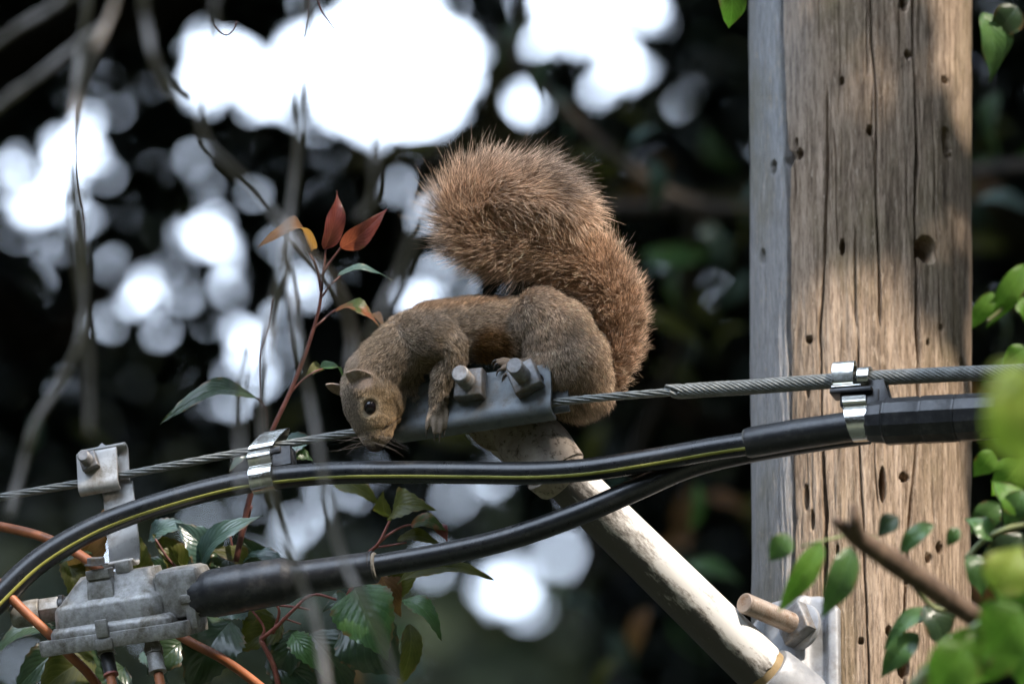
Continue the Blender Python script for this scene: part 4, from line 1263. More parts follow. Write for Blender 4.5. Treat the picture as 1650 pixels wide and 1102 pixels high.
# ------------------------------------------------------------------ leafy shoots among the cables
def shoot(name, label, stems, leaves, cat='shoot', smat='redstem', group=None):
    o = empty(name, Q(*stems[0][0][0]), label, cat, group)
    for pts, rad in stems:
        mb = MB(); mb.tube(catmull([Q(*p) for p in pts], 7), rad, 9)
        mb.build('stem', M[smat], o, world=True, angle=None, fix=False)
    for i, (b, t, wd, mt, az, el, kw) in enumerate(leaves):
        k = dict(seed=i * 7 + len(label)); k.update(kw)
        leaf_mesh(Q(*b), Q(*t), wd * PX, 'leaf', mt, o, face_dir(az, el), **k)
    return o

D0 = 0.10
shoot('red_leaved_shoot', 'slender shoot with three red and rust young leaves left of the squirrel', [
    ([(380, 905, .12), (398, 820, .12), (418, 745, .11), (440, 690, .10), (468, 630, .10), (490, 575, .10), (505, 530, .10), (515, 490, .10), (519, 452, .10), (523, 420, .10), (525, 400, .10)], [.0028, .0024, .002, .0017, .0012, .0008]),
    ([(517, 470, .10), (512, 440, .10), (505, 420, .09), (498, 408, .09)], [.0013, .0009]),
    ([(518, 445, .10), (530, 425, .10), (545, 405, .10), (555, 390, .10)], [.0013, .0009]),
    ([(516, 482, .10), (530, 462, .10), (548, 445, .11)], [.001, .0007]),
    ([(505, 530, .10), (518, 518, .10), (535, 503, .11), (545, 499, .11)], [.0012, .0008]),
    ([(462, 640, .10), (485, 615, .10), (505, 600, .10), (520, 594, .11)], [.0011, .0007])],
    [((503, 404, .09), (415, 400, .05), 58, 'leaf_rust', -10, 40, dict(sag=0.40, curl=0.0, fold=0.3, shape=.7, twist=-.5)),
     ((523, 402, .10), (545, 308, .10), 38, 'leaf_red', 25, 5, dict(fold=0.5, curl=0.05, shape=.75, wave=.12)),
     ((549, 400, .10), (622, 341, .08), 40, 'leaf_red', -15, -25, dict(sag=0.22, curl=0.12, shape=.85, fold=.3)),
     ((545, 443, .11), (632, 432, .12), 34, 'leaf_teal', 0, 72, dict(serr=.05, sag=.1)),
     ((541, 500, .11), (612, 514, .10), 44, 'leaf_mix', 10, 62, dict(sag=.22, serr=.04, curl=.2)),
     ((600, 505, .12), (618, 520, .10), 16, 'leaf_rust', 10, 30, dict(n=8, m=3)),
     ((515, 594, .11), (560, 600, .13), 30, 'leaf_green', 0, 60, dict(sag=.2)),
     ((520, 592, .12), (495, 600, .10), 24, 'leaf_olive', 0, 30, dict(n=8, m=3))], 'shoot')

shoot('leafy_shoot', 'single long dark leaf reaching left above the strand from a hidden stem', [
    ([(430, 690, .14), (428, 660, .14), (415, 640, .14)], [.0016, .0009])],
    [((417, 643, .14), (262, 662, .10), 52, 'leaf_dark', -5, 52, dict(sag=.20, curl=.15, serr=.03)),
     ((500, 705, .14), (440, 738, .12), 40, 'leaf_teal', 0, 40, dict(serr=.05)),
     ((455, 720, .14), (498, 735, .12), 40, 'leaf_green', 0, 20, dict(serr=.05)),
     ((400, 725, .14), (372, 752, .12), 20, 'leaf_teal', 0, 20, dict(serr=.08, n=8, m=3))], 'shoot', smat='redstem')

shoot('leafy_shoot', 'cluster of broad olive and blue green leaves between the tap box and the long boot', [
    ([(330, 1010, .16), (355, 955, .16), (378, 900, .15), (392, 860, .14), (405, 815, .13)], [.003, .002, .0014]),
    ([(310, 935, .14), (275, 905, .13), (250, 868, .13)], [.0016, .001]),
    ([(378, 900, .15), (372, 870, .15), (368, 850, .15)], [.0012, .0008]),
    ([(345, 980, .16), (330, 930, .15), (318, 905, .15)], [.0018, .001])],
    [((350, 905, .14), (293, 845, .12), 70, 'leaf_teal', -5, 20, dict(serr=.04, sag=.1, fold=.4)),
     ((322, 915, .13), (398, 822, .10), 52, 'leaf_teal', -40, 25, dict(serr=.03, sag=.15, fold=.35)),
     ((296, 920, .15), (255, 862, .13), 56, 'leaf_olive', 20, 10, dict(serr=.03)),
     ((312, 935, .15), (248, 930, .13), 50, 'leaf_olive', 10, 20, dict(serr=.03)),
     ((240, 870, .15), (300, 838, .13), 46, 'leaf_teal', -20, 40, dict(serr=.06)),
     ((222, 940, .16), (215, 855, .14), 60, 'leaf_olive', 0, 5, dict(serr=.03)),
     ((285, 945, .18), (238, 900, .16), 70, 'leaf_dark', 0, 10, dict(serr=.03)),
     ((120, 920, .17), (170, 830, .14), 62, 'leaf_rust', 20, 20, dict(serr=.05, fold=.4)),
     ((160, 880, .17), (100, 895, .14), 40, 'leaf_dark', 20, 40, dict(serr=.05)),
     ((105, 900, .17), (128, 985, .14), 46, 'leaf_olive', 20, 10, dict(serr=.05, fold=.5)),
     ((370, 900, .15), (345, 915, .12), 60, 'leaf_dark', 0, 20, dict(serr=.03)),
     ((400, 915, .15), (352, 880, .12), 44, 'leaf_olive', 0, 30, dict(serr=.03)),
     ((385, 905, .15), (470, 900, .12), 40, 'leaf_teal', 0, 55, dict(serr=.06, wave=.12)),
     ((430, 905, .16), (385, 868, .14), 40, 'leaf_dark', -30, 20, dict(serr=.03))], 'shoot', group=None)

shoot('leafy_shoot', 'pink stemmed shoot with olive leaves above the plain black cable', [
    ([(560, 935, .13), (590, 895, .12), (610, 875, .11), (625, 845, .11), (632, 830, .11)], [.002, .0014, .0009]),
    ([(600, 885, .12), (625, 862, .11), (650, 848, .11), (668, 845, .11)], [.0013, .0008]),
    ([(604, 882, .12), (630, 878, .11), (655, 874, .11)], [.001, .0007]),
    ([(560, 960, .12), (590, 900, .12)], [.0018, .0012])],
    [((632, 832, .11), (690, 812, .08), 62, 'leaf_olive', 10, 30, dict(sag=.3, curl=.25, serr=.04)),
     ((628, 832, .12), (612, 800, .10), 40, 'leaf_olive', -30, 10, dict(serr=.04)),
     ((535, 775, .14), (610, 800, .12), 46, 'leaf_olive', 0, 40, dict(serr=.03)),
     ((662, 846, .11), (720, 848, .10), 34, 'leaf_mix', 0, 40, dict(sag=.25, serr=.03)),
     ((700, 845, .11), (722, 868, .10), 26, 'leaf_red', 30, 10, dict(n=10, m=3)),
     ((640, 870, .11), (715, 872, .10), 30, 'leaf_olive', 0, 45, dict(sag=.2, serr=.03)),
     ((640, 940, .13), (780, 905, .10), 56, 'leaf_olive', 0, 50, dict(sag=.15, serr=.04, fold=.35)),
     ((600, 905, .16), (645, 985, .14), 62, 'leaf_rust', 0, 20, dict(serr=.03)),
     ((625, 960, .16), (678, 905, .14), 46, 'leaf_olive', 0, 10, dict(serr=.03))], 'shoot', smat='pinkstem')

shoot('leafy_shoot', 'big shiny ribbed green leaf with companions below the black boot', [
    ([(420, 1030, .12), (445, 1010, .11), (470, 985, .10), (495, 962, .10), (515, 958, .10), (542, 966, .10)], [.002, .0014, .0011]),
    ([(440, 1020, .12), (450, 985, .11), (440, 970, .11), (430, 960, .11)], [.0014, .0009]),
    ([(450, 975, .11), (480, 978, .11), (500, 982, .11)], [.0011, .0008]),
    ([(455, 995, .11), (470, 1000, .11), (485, 1005, .11)], [.0008, .0006]),
    ([(420, 1030, .12), (425, 1010, .12), (400, 975, .12)], [.0014, .0009]),
    ([(420, 1030, .12), (440, 1070, .12), (450, 1110, .12)], [.0022, .0026])],
    [((572, 948, .06), (622, 1058, .02), 112, 'leaf_green', -12, 22, dict(sag=.10, curl=.12, fold=.28, serr=.03, n=24, m=8, shape=.72)),
     ((560, 1000, .12), (640, 1085, .10), 120, 'leaf_dark', -5, 15, dict(serr=.03)),
     ((648, 966, .10), (715, 1018, .08), 44, 'leaf_green', 20, 40, dict(sag=.2, curl=.2, serr=.05)),
     ((570, 965, .13), (520, 975, .12), 34, 'leaf_dark', 0, 50, dict()),
     ((470, 1020, .10), (516, 1078, .07), 44, 'leaf_green', -10, 20, dict(serr=.07)),
     ((455, 1005, .14), (380, 1045, .12), 54, 'leaf_olive', 0, 10, dict(serr=.05, fold=.4)),
     ((440, 990, .15), (390, 1030, .13), 66, 'leaf_olive', 0, 30, dict(serr=.05)),
     ((480, 1015, .14), (440, 1110, .12), 60, 'leaf_dark', 0, 15, dict(serr=.05)),
     ((500, 1020, .16), (570, 1110, .14), 90, 'leaf_dark', 0, 12, dict(serr=.04)),
     ((660, 1005, .15), (650, 1110, .13), 44, 'leaf_olive', 30, 10, dict(serr=.04)),
     ((400, 985, .13), (345, 985, .12), 46, 'leaf_teal', 0, 30, dict(serr=.06)),
     ((372, 1000, .10), (300, 1105, .06), 110, 'leaf_dark', -5, 18, dict(serr=.04, n=22, m=6)),
     ((300, 1030, .14), (240, 1080, .12), 70, 'leaf_dark', 0, 12, dict(serr=.04)),
     ((430, 1060, .14), (520, 1110, .12), 70, 'leaf_dark', -5, 22, dict(serr=.04)),
     ((150, 1060, .12), (60, 1108, .10), 90, 'leaf_olive', -5, 22, dict(serr=.04)),
     ((200, 1075, .14), (130, 1125, .12), 110, 'leaf_dark', 5, 22, dict(serr=.04)),
     ((230, 1050, .14), (270, 1090, .12), 44, 'leaf_teal', 5, 35, dict(serr=.06)),
     ((90, 1010, .10), (-20, 1040, .08), 46, 'leaf_dark', 0, 55, dict(serr=.04)),
     ((105, 1040, .16), (20, 1110, .14), 60, 'leaf_dark', 5, 22, dict(serr=.06))], 'shoot', smat='pinkstem')

# ------------------------------------------------------------------ blurred foreground at the right
fg = shoot('broken_branch', 'blurred brown broken stub of a branch in front of the pole bottom', [
    ([(1580, 1000, -.75), (1520, 960, -.80), (1440, 905, -.85), (1385, 868, -.88), (1345, 838, -.9)], [.0085, .0095, .0100, .0085, .0035]),
    ([(1385, 872, -.88), (1378, 840, -.9), (1376, 812, -.9)], [.0070, .0050, .0035])], [], 'branch', smat='deadwood')
shoot('leafy_twig', 'blurred bright green leaves and pale stem at the lower right corner', [
    ([(1470, 1110, -.95), (1530, 1050, -.95), (1590, 1005, -.95), (1670, 960, -.95)], [.006, .0065, .007, .007]),
    ([(1555, 900, -.5), (1600, 860, -.5), (1680, 838, -.5)], [.002, .0025, .003])],
    [((1600, 1010, -1.0), (1575, 1110, -1.0), 100, 'leaf_fresh', 30, 35, dict()),
     ((1590, 1015, -1.0), (1520, 1110, -1.0), 80, 'leaf_fresh', 20, 35, dict()),
     ((1640, 1000, -1.0), (1610, 905, -1.0), 90, 'leaf_fresh', 30, 35, dict()),
     ((1660, 900, -1.0), (1625, 1010, -1.0), 90, 'leaf_fresh', 30, 35, dict()),
     ((1640, 1040, -.9), (1660, 1120, -.9), 80, 'leaf_fresh', 30, 35, dict()),
     ((1560, 1040, -1.2), (1500, 1120, -1.2), 90, 'leaf_fresh', 40, 35, dict()),
     ((1650, 980, -1.3), (1590, 1060, -1.3), 110, 'leaf_fresh', 40, 40, dict()),
     ((1600, 950, -1.2), (1650, 880, -1.2), 80, 'leaf_bright', 40, 40, dict()),
     ((1520, 1075, -.9), (1490, 1115, -.9), 60, 'leaf_bright', 30, 35, dict()),
     ((1560, 895, -.6), (1590, 960, -.6), 50, 'leaf_green', 20, 25, dict()),
     ((1600, 870, -.5), (1560, 830, -.5), 40, 'leaf_green', 20, 25, dict()),
     ((1640, 830, -.5), (1605, 770, -.5), 50, 'leaf_fresh', 20, 25, dict()),
     ((1650, 790, -.5), (1620, 850, -.5), 50, 'leaf_green', 20, 25, dict())], 'branch', smat='greenstem')
shoot('leafy_twig', 'blurred narrow green leaves hanging across the lower pole', [
    ([(1560, 985, -.55), (1500, 975, -.55), (1440, 900, -.6), (1400, 860, -.6), (1330, 870, -.65), (1290, 880, -.65)], [.0022, .0015, .001])],
    [((1325, 872, -.7), (1255, 990, -.7), 42, 'leaf_fresh', 20, 25, dict(shape=.8)),
     ((1272, 860, -.7), (1240, 905, -.7), 40, 'leaf_green', 20, 25, dict(n=8)),
     ((1372, 880, -.7), (1328, 1000, -.7), 50, 'leaf_green', 20, 25, dict()),
     ((1505, 845, -.6), (1440, 895, -.6), 34, 'leaf_green', 20, 45, dict()),
     ((1448, 832, -.6), (1412, 862, -.6), 34, 'leaf_dark', 20, 35, dict(n=8)),
     ((1500, 980, -.5), (1415, 1040, -.5), 32, 'leaf_green', 20, 45, dict()),
     ((1490, 975, -.5), (1530, 1045, -.5), 62, 'leaf_dark', 20, 25, dict()),
     ((1480, 1020, -.5), (1415, 1090, -.5), 44, 'leaf_green', 20, 35, dict()),
     ((1510, 1030, -.5), (1550, 1060, -.5), 50, 'leaf_green', 20, 35, dict()),
     ((1545, 850, -.6), (1525, 880, -.6), 24, 'leaf_green', 20, 35, dict(n=8))], 'branch', smat='greenstem')
shoot('leafy_twig', 'very blurred yellow green leaf in front of the ribbed housing at the right edge', [
    ([(1720, 560, -2.6), (1680, 600, -2.6), (1650, 620, -2.6)], [.002, .001])],
    [((1655, 610, -2.6), (1612, 745, -2.6), 95, 'leaf_bright', 30, 40, dict()),
     ((1668, 600, -2.5), (1655, 780, -2.5), 90, 'leaf_bright', 20, 40, dict()),
     ((1665, 600, -2.6), (1575, 640, -2.6), 56, 'leaf_bright', 20, 60, dict())], 'branch', smat='greenstem')
shoot('leafy_twig', 'green leaves lit by the sun beyond the right edge of the pole', [
    ([(1720, 380, .5), (1660, 430, .5), (1620, 490, .5), (1590, 520, .5)], [.003, .002]),
    ([(1720, 700, .5), (1660, 740, .5), (1590, 745, .5)], [.003, .002])],
    [((1650, 425, .5), (1592, 530, .5), 46, 'leaf_fresh', 20, 25, dict()),
     ((1600, 470, .5), (1560, 535, .5), 34, 'leaf_fresh', 20, 25, dict()),
     ((1585, 20, .45), (1610, 130, .45), 70, 'leaf_green', 30, 25, dict()),
     ((1640, 10, .45), (1600, 60, .45), 60, 'leaf_dark', 30, 25, dict()),
     ((1655, 560, .4), (1615, 590, .4), 40, 'leaf_fresh', 30, 25, dict()),
     ((1600, 725, .4), (1570, 770, .4), 44, 'leaf_fresh', 30, 25, dict()),
     ((1650, 740, .4), (1600, 800, .4), 70, 'leaf_fresh', 30, 25, dict()),
     ((1640, 480, .5), (1660, 520, .5), 44, 'leaf_fresh', 30, 25, dict()),
     ((1645, 590, .5), (1580, 610, .5), 40, 'leaf_green', 30, 25, dict()),
     ((1610, 810, .5), (1560, 860, .5), 50, 'leaf_green', 30, 25, dict()),
     ((1650, 860, .5), (1570, 930, .5), 60, 'leaf_dark', 30, 25, dict()),
     ((1590, 900, .5), (1640, 960, .5), 60, 'leaf_dark', 30, 25, dict())], 'branch', smat='greenstem')
shoot('leafy_twig', 'green leaf tip hanging from the top edge just left of the pole', [
    ([(1200, -60, -.2), (1185, -20, -.2), (1175, -5, -.2)], [.002, .001])],
    [((1172, -30, -.2), (1182, 45, -.2), 54, 'leaf_fresh', 20, 20, dict(shape=1.0)),
     ((1215, -50, -.2), (1190, 8, -.2), 40, 'leaf_fresh', 20, 20, dict())], 'branch', smat='greenstem')

# ------------------------------------------------------------------ hanging vines in front
VD = -1.0
vines = [
    ([(150, -60), (140, 0), (128, 80), (120, 150), (122, 250), (130, 340), (135, 450), (128, 540), (100, 610), (60, 680), (35, 750), (15, 830)], .0046, -1.0, 'pale vine snaking down near the left edge and swinging left at its foot'),
    ([(200, -60), (180, 20), (150, 80), (125, 150), (118, 250), (124, 400), (140, 560), (146, 700)], .0040, -1.3, 'faint vine crossing the first one and hanging straight at the left'),
    ([(130, -20), (80, 15), (30, 45), (-30, 85)], .0040, -1.25, 'short vine cutting off the top left corner'),
    ([(170, 40), (120, 75), (70, 115), (25, 150), (-30, 195)], .0046, -1.2, 'curved vine arching below the top left corner'),
    ([(225, -60), (235, 20), (248, 90), (270, 140), (300, 165)], .0052, -1.2, 'dark vine ending beside the large white sky patch'),
    ([(345, -60), (346, 0), (345, 60), (338, 120), (325, 180), (330, 225), (365, 262), (410, 305), (455, 360), (490, 400), (545, 470), (566, 540), (562, 600)], .0036, -1.3, 'thin vine zigzagging down right towards the red leaves'),
    ([(500, -60), (494, 40), (486, 150), (478, 260), (466, 350), (455, 420), (440, 500), (428, 580), (425, 680), (432, 760), (455, 850), (485, 940), (512, 1010), (530, 1130)], .0046, -1.0, 'long vine crossing the red leaves, the left strap and the boot'),
    ([(455, 400), (472, 470), (482, 560), (495, 630), (515, 720), (530, 810), (550, 890), (580, 960), (615, 1030), (650, 1130)], .0042, -1.05, 'long vine hanging over the cables just left of the squirrel nose'),
    ([(396, 560), (390, 640), (386, 720), (392, 790)], .0042, -1.4, 'faint short vine beside the left steel strap'),
    ([(700, 300), (672, 370), (640, 450), (610, 510), (590, 560)], .0040, -1.6, 'faint vine leaning left of the raised tail'),
    ([(610, 200), (606, 260), (600, 320), (580, 350)], .0040, -1.4, 'dim vine under the large bright sky patch'),
]
for pts, rad, d, lab in vines:
    rad *= 0.55; d -= 0.6
    pts3 = [(x + random.uniform(-2, 2), y, d + random.uniform(-.03, .03)) for x, y in pts]
    path = catmull([Q(*p) for p in pts3], 10)
    org = path[0].copy()
    radii = [rad * (1 + 0.45 * noise.noise(Vector((i * 0.22, d * 10, 0)))) for i in range(len(path))]
    mb = MB(); mb.tube([p - org for p in path], radii, 10)
    # small tendril beside the stem
    o = mb.build('hanging_vine', M['vine'], None, angle=None, fix=False)
    o.location = org
    tag(o, lab, 'vine', 'hanging vines in the foreground')
for pts, d, lab in (([(345, 40), (356, 52), (366, 56), (376, 48), (382, 34)], -.25, 'tiny hooked tendril against the white sky at the top'),
                    ([(497, -30), (497, 20), (490, 60)], -.2, 'thin dark tendril at the top beside the white sky'),
                    ([(508, -30), (515, 10), (528, 32), (540, 48)], -.2, 'curling dark tendril at the top of the white sky'),
                    ([(440, 480), (432, 530), (420, 570), (420, 640), (424, 700)], -.2, 'fine brown tendril wandering beside the long vine'),
                    ([(122, 170), (124, 240), (126, 290), (135, 350), (138, 400)], -.35, 'fine tendril along the leftmost vine')):
    path = catmull([Q(a, b, d) for a, b in pts], 8); org = path[0].copy()
    mb = MB(); mb.tube([p - org for p in path], [.0009, .0006], 6)
    o = mb.build('tendril', M['redstem'], None, angle=None, fix=False); o.location = org
    tag(o, lab, 'tendril', 'thin tendrils')

# ------------------------------------------------------------------ unseen tree and leaf dome shaped to shade the place
# lit = spots the sun reaches: (px, py, distance beyond the focus plane, radius in metres)
LIT = [(1400, 60, .12, .008), (1500, 110, .12, .012), (1300, 340, .12, .012), (1440, 340, .12, .014), (1330, 90, .12, .008), (1450, 190, .12, .012), (1540, 230, .14, .02), (1380, 280, .12, .01), (1545, 340, .14, .03), (1470, 40, .12, .008), (1400, 420, .12, .014), (700, 520, 0, .02), (1500, 420, .12, .03),
       (880, 415, 0, .06), (820, 400, 0, .06), (850, 270, 0, .06), (720, 300, 0, .05), (900, 330, 0, .08), (830, 320, 0, .06), (760, 330, 0, .06), (700, 400, 0, .04), (800, 250, 0, .05), (950, 400, 0, .06), (1000, 480, 0, .055), (1020, 560, 0, .045), (865, 462, -.03, .022), (800, 420, 0, .05), (950, 520, 0, .025),
       (955, 800, 0, .03), (1010, 840, .02, .04), (1070, 900, .03, .04), (1130, 960, .05, .045), (1190, 1020, .07, .045), (1250, 1040, .07, .05), (1310, 1020, .1, .05), (1330, 1080, .1, .05), (900, 715, .0, .022),
       (1545, 460, .15, .045), (1540, 540, .15, .05), (1470, 540, .12, .035), (1400, 540, .12, .025), (1440, 490, .12, .02), (1540, 640, .15, .05), (1470, 620, .12, .04), (1400, 740, .12, .05), (1480, 740, .12, .05), (1430, 840, .12, .05), (1510, 860, .15, .05), (1400, 930, .12, .05), (1480, 980, .12, .06), (1420, 1060, .12, .06), (1540, 760, .15, .04), (1540, 1000, .15, .05),
       (1350, 800, .12, .03), (1345, 880, .12, .03), (1510, 330, .12, .022), (1440, 250, .12, .016), (1350, 180, .12, .010), (1420, 170, .12, .012), (1500, 250, .13, .015), (1340, 480, .12, .012),
       (1390, 690, -.03, .012), (1400, 610, -.05, .03), (1540, 605, -.06, .04), (530, 350, .1, .03), (590, 360, .1, .02), (460, 385, .1, .018), (595, 985, .05, .035), (600, 960, .05, .025), (150, 740, 0, .02), (440, 710, 0, .015), (640, 520, 0, .022), (730, 500, .0, .022), (690, 990, .1, .015), (612, 655, -.05, .026), (885, 500, -.03, .06), (930, 560, -.02, .04), (800, 500, 0, .03), (960, 560, 0, .03), (740, 500, 0, .02), (320, 860, .12, .03), (490, 1050, .1, .02), (640, 800, .1, .02),
       (1600, 960, -1.0, .10), (1620, 1060, -1.0, .10), (1560, 1080, -1.0, .08), (1640, 680, -2.6, .11), (1300, 930, -.7, .045), (1350, 930, -.7, .04), (1450, 900, -.8, .05), (1480, 1000, -.5, .05), (1620, 480, .5, .06), (1620, 760, .4, .06), (1600, 60, .45, .06), (1178, 10, -.2, .03), (880, 40, 0, .02)]
BLOCK = [(680, 660, 0, .02), (720, 655, 0, .02), (745, 645, -.01, .02), (790, 655, -.01, .010), (720, 600, -.02, .02), (820, 760, -.03, .02), (760, 762, -.02, .02)]     # stays in the shade
def sun_filter(C, margin):
    keep = np.ones(len(C), bool)
    s = np.array(sun_dir)
    for px, py, d, rad in LIT:
        if px > 1300 and d > .05: rad *= 1.3
        if d < -.5: rad *= 1.5
        p = np.array(Q(px, py, d))
        D = C - p[None]
        al = D @ s
        dist = np.linalg.norm(D - al[:, None] * s[None], axis=1)
        keep &= ~((dist < rad + margin) & (al > 0))
    for px, py, d, rad in BLOCK:
        D = C - np.array(Q(px, py, d))[None]
        al = D @ s
        keep |= (np.linalg.norm(D - al[:, None] * s[None], axis=1) < rad) & (al > 0)
    return keep
shade = empty('shade_tree', Vector((5.2, -4.0, 0)), 'unseen leafy tree right of the viewer, its crown shaped to shade the wires', 'tree')
r = np.random.default_rng(31)
LS, WS = 0.10, 0.06
# foliage the sun has to pass before it reaches the wires
n = 14000
s_ = np.array(sun_dir); e1 = np.cross(s_, [0, 0, 1.0]); e1 /= np.linalg.norm(e1); e2 = np.cross(s_, e1)
C = np.array(X0)[None] + s_[None] * r.uniform(2.6, 4.2, n)[:, None] + e1[None] * r.uniform(-1.3, 1.3, n)[:, None] + e2[None] * r.uniform(-1.1, 1.1, n)[:, None]
C = C[sun_filter(C, 0.042)]
# added wide dome of leaves that holds sky light off the place
n = 84000
v = r.normal(size=(n, 3)); v[:, 2] = np.abs(v[:, 2]) * 1.0 - 0.45
v /= np.linalg.norm(v, axis=1)[:, None]
C3 = np.array(X0)[None] + v * r.uniform(4.2, 6.5, n)[:, None]
C3 = C3[(C3[:, 2] > 0.6)]
# opening cut in the dome to let sky light in from the left front
hole = np.array([-0.45, -0.60, 0.70]); hole /= np.linalg.norm(hole)
vv = C3 - np.array(X0)[None]; vv /= np.linalg.norm(vv, axis=1)[:, None]
C3 = C3[((vv @ hole) < math.cos(R(22)))]
C3 = C3[sun_filter(C3, 0.15)]
Call = np.concatenate([C, C3])
Call = Call[outside_view(Call, 700, 500)]
near = np.linalg.norm(Call - np.array(X0)[None], axis=1) < 4.6
leaf_cloud('crown', Call, np.where(near, 0.075, 0.24), np.where(near, 0.05, 0.155), M['canopy'], shade, (0, 0, 0.3), 33)
limb([Vector((5.2, -4, 0)), Vector((5.0, -2.6, 3)), Vector((4.4, -.6, 6)), Vector((3.4, .6, 9)), Vector((1.5, 1.2, 11))], [.3, .24, .18, .12, .05], 'trunk', 'darkbark', shade)
limb([Vector((4.6, -1.2, 5.2)), Vector((4.2, -3.6, 8.2)), Vector((3.0, -4.9, 9.4)), Vector((0.3, -5.4, 9.9))], [.12, .09, .05, .02], 'limb', 'darkbark', shade)
limb([Vector((4.5, -.8, 5.6)), Vector((3.8, -.5, 7.6)), Vector((2.4, 2.2, 8.9)), Vector((.3, 3, 9.6))], [.12, .09, .05, .02], 'limb', 'darkbark', shade)

# ------------------------------------------------------------------ the squirrel
# bones in photograph pixels: (x, y, depth, radius); joined shapes become one skin
BONES = {
 'torso': [[(628, 575, -4, 40), (660, 555, 4, 50), (700, 542, 14, 55), (760, 529, 30, 51), (820, 534, 44, 54), (880, 552, 58, 60), (918, 582, 58, 67), (932, 618, 52, 56), (936, 648, 50, 26)]],
 'thigh': [[(872, 512, 4, 47), (898, 538, 4, 58), (912, 583, 2, 66), (930, 622, 24, 50)]],
 'shank': [[(900, 605, -6, 40), (872, 600, -14, 26), (850, 594, -20, 15)]],
 'foot': [[(862, 592, -18, 13), (846, 588, -24, 11), (828, 588, -28, 9.5)]],
 'toe': [[(832, 586, -28, 5.8), (816, 583, -31, 4.4), (803, 586, -35, 3.4)], [(832, 589, -30, 5.0), (818, 590, -35, 4.4), (807, 595, -39, 3.4)], [(834, 592, -32, 5.0), (824, 596, -38, 4.2), (815, 603, -41, 3.2)], [(830, 584, -24, 5), (812, 579, -26, 4), (800, 581, -29, 3.2)]],
 'neck': [[(650, 560, -4, 48), (622, 585, -12, 45), (602, 604, -18, 44)]],
 'head': [[(600, 606, -18, 45), (597, 628, -22, 48), (598, 650, -24, 46), (602, 674, -30, 38), (604, 696, -36, 27), (604, 712, -40, 17), (604, 719, -43, 9)],
          [(612, 640, -30, 36), (626, 652, -24, 26), (634, 670, -24, 14)], [(600, 690, -38, 24), (618, 697, -38, 16)], [(636, 632, -22, 18), (641, 655, -24, 12)]],
 'arm': [[(672, 545, -12, 42), (702, 545, -26, 39), (724, 557, -36, 28), (729, 577, -38, 22)]],
 'forearm': [[(727, 581, -38, 21), (714, 606, -37, 18.5), (708, 628, -36, 15), (706, 646, -35, 13)]],
 'hand': [[(708, 646, -33, 14), (704, 660, -35, 13)]],
 'finger': [[(696, 660, -38, 5.6), (690, 676, -42, 5.0), (688, 690, -44, 4.0)], [(703, 664, -40, 5.8), (700, 682, -45, 5.2), (700, 697, -46, 4.0)], [(711, 664, -39, 5.6), (711, 682, -44, 5.0), (709, 697, -45, 4.0)], [(718, 660, -36, 5.4), (720, 676, -40, 4.8), (717, 689, -41, 3.8)]],
 'arm_far': [[(652, 585, 20, 28), (660, 612, 18, 21), (668, 634, 14, 15), (676, 652, 4, 11)]],
 'tail': [[(940, 640, 62, 20), (972, 612, 74, 24), (994, 570, 80, 25), (998, 525, 80, 27), (988, 478, 78, 30), (960, 436, 74, 32), (918, 408, 70, 34), (868, 396, 66, 34), (815, 390, 60, 32), (772, 374, 52, 29), (754, 344, 44, 26), (770, 316, 38, 24), (806, 304, 32, 23), (852, 302, 30, 22), (892, 318, 34, 22), (918, 346, 46, 20)]],
}
SQ0 = QP(800, 580, 20)
def wp(p): return QP(p[0], p[1], p[2])
def capsule_chain(mb, pts, n=20):
    P = [wp(p) for p in pts]; Rr = [p[3] * PX for p in pts]
    for i in range(len(P) - 1):
        ln = (P[i + 1] - P[i]).length
        path, rr = [], []
        d = (P[i + 1] - P[i]).normalized()
        for k in range(7):
            a = math.pi / 2 * (1 - k / 6)
            path.append(P[i] - d * Rr[i] * math.sin(a)); rr.append(max(Rr[i] * math.cos(a), 1e-5))
        for k in range(1, 7):
            a = math.pi / 2 * (k / 6)
            path.append(P[i + 1] + d * Rr[i + 1] * math.sin(a)); rr.append(max(Rr[i + 1] * math.cos(a), 1e-5))
        # straight axis so that tube frames stay stable
        a_ = d.orthogonal().normalized(); b_ = d.cross(a_)
        base = len(mb.v)
        for p, q in zip(path, rr):
            for k in range(n):
                an = 2 * math.pi * k / n
                mb.v.append(p + (a_ * math.cos(an) + b_ * math.sin(an)) * q)
        m_ = len(path)
        for j in range(m_ - 1):
            for k in range(n):
                mb.f.append((base + j * n + k, base + j * n + (k + 1) % n, base + (j + 1) * n + (k + 1) % n, base + (j + 1) * n + k))
        mb.f.append(tuple(base + k for k in range(n))[::-1]); mb.f.append(tuple(base + (m_ - 1) * n + k for k in range(n)))

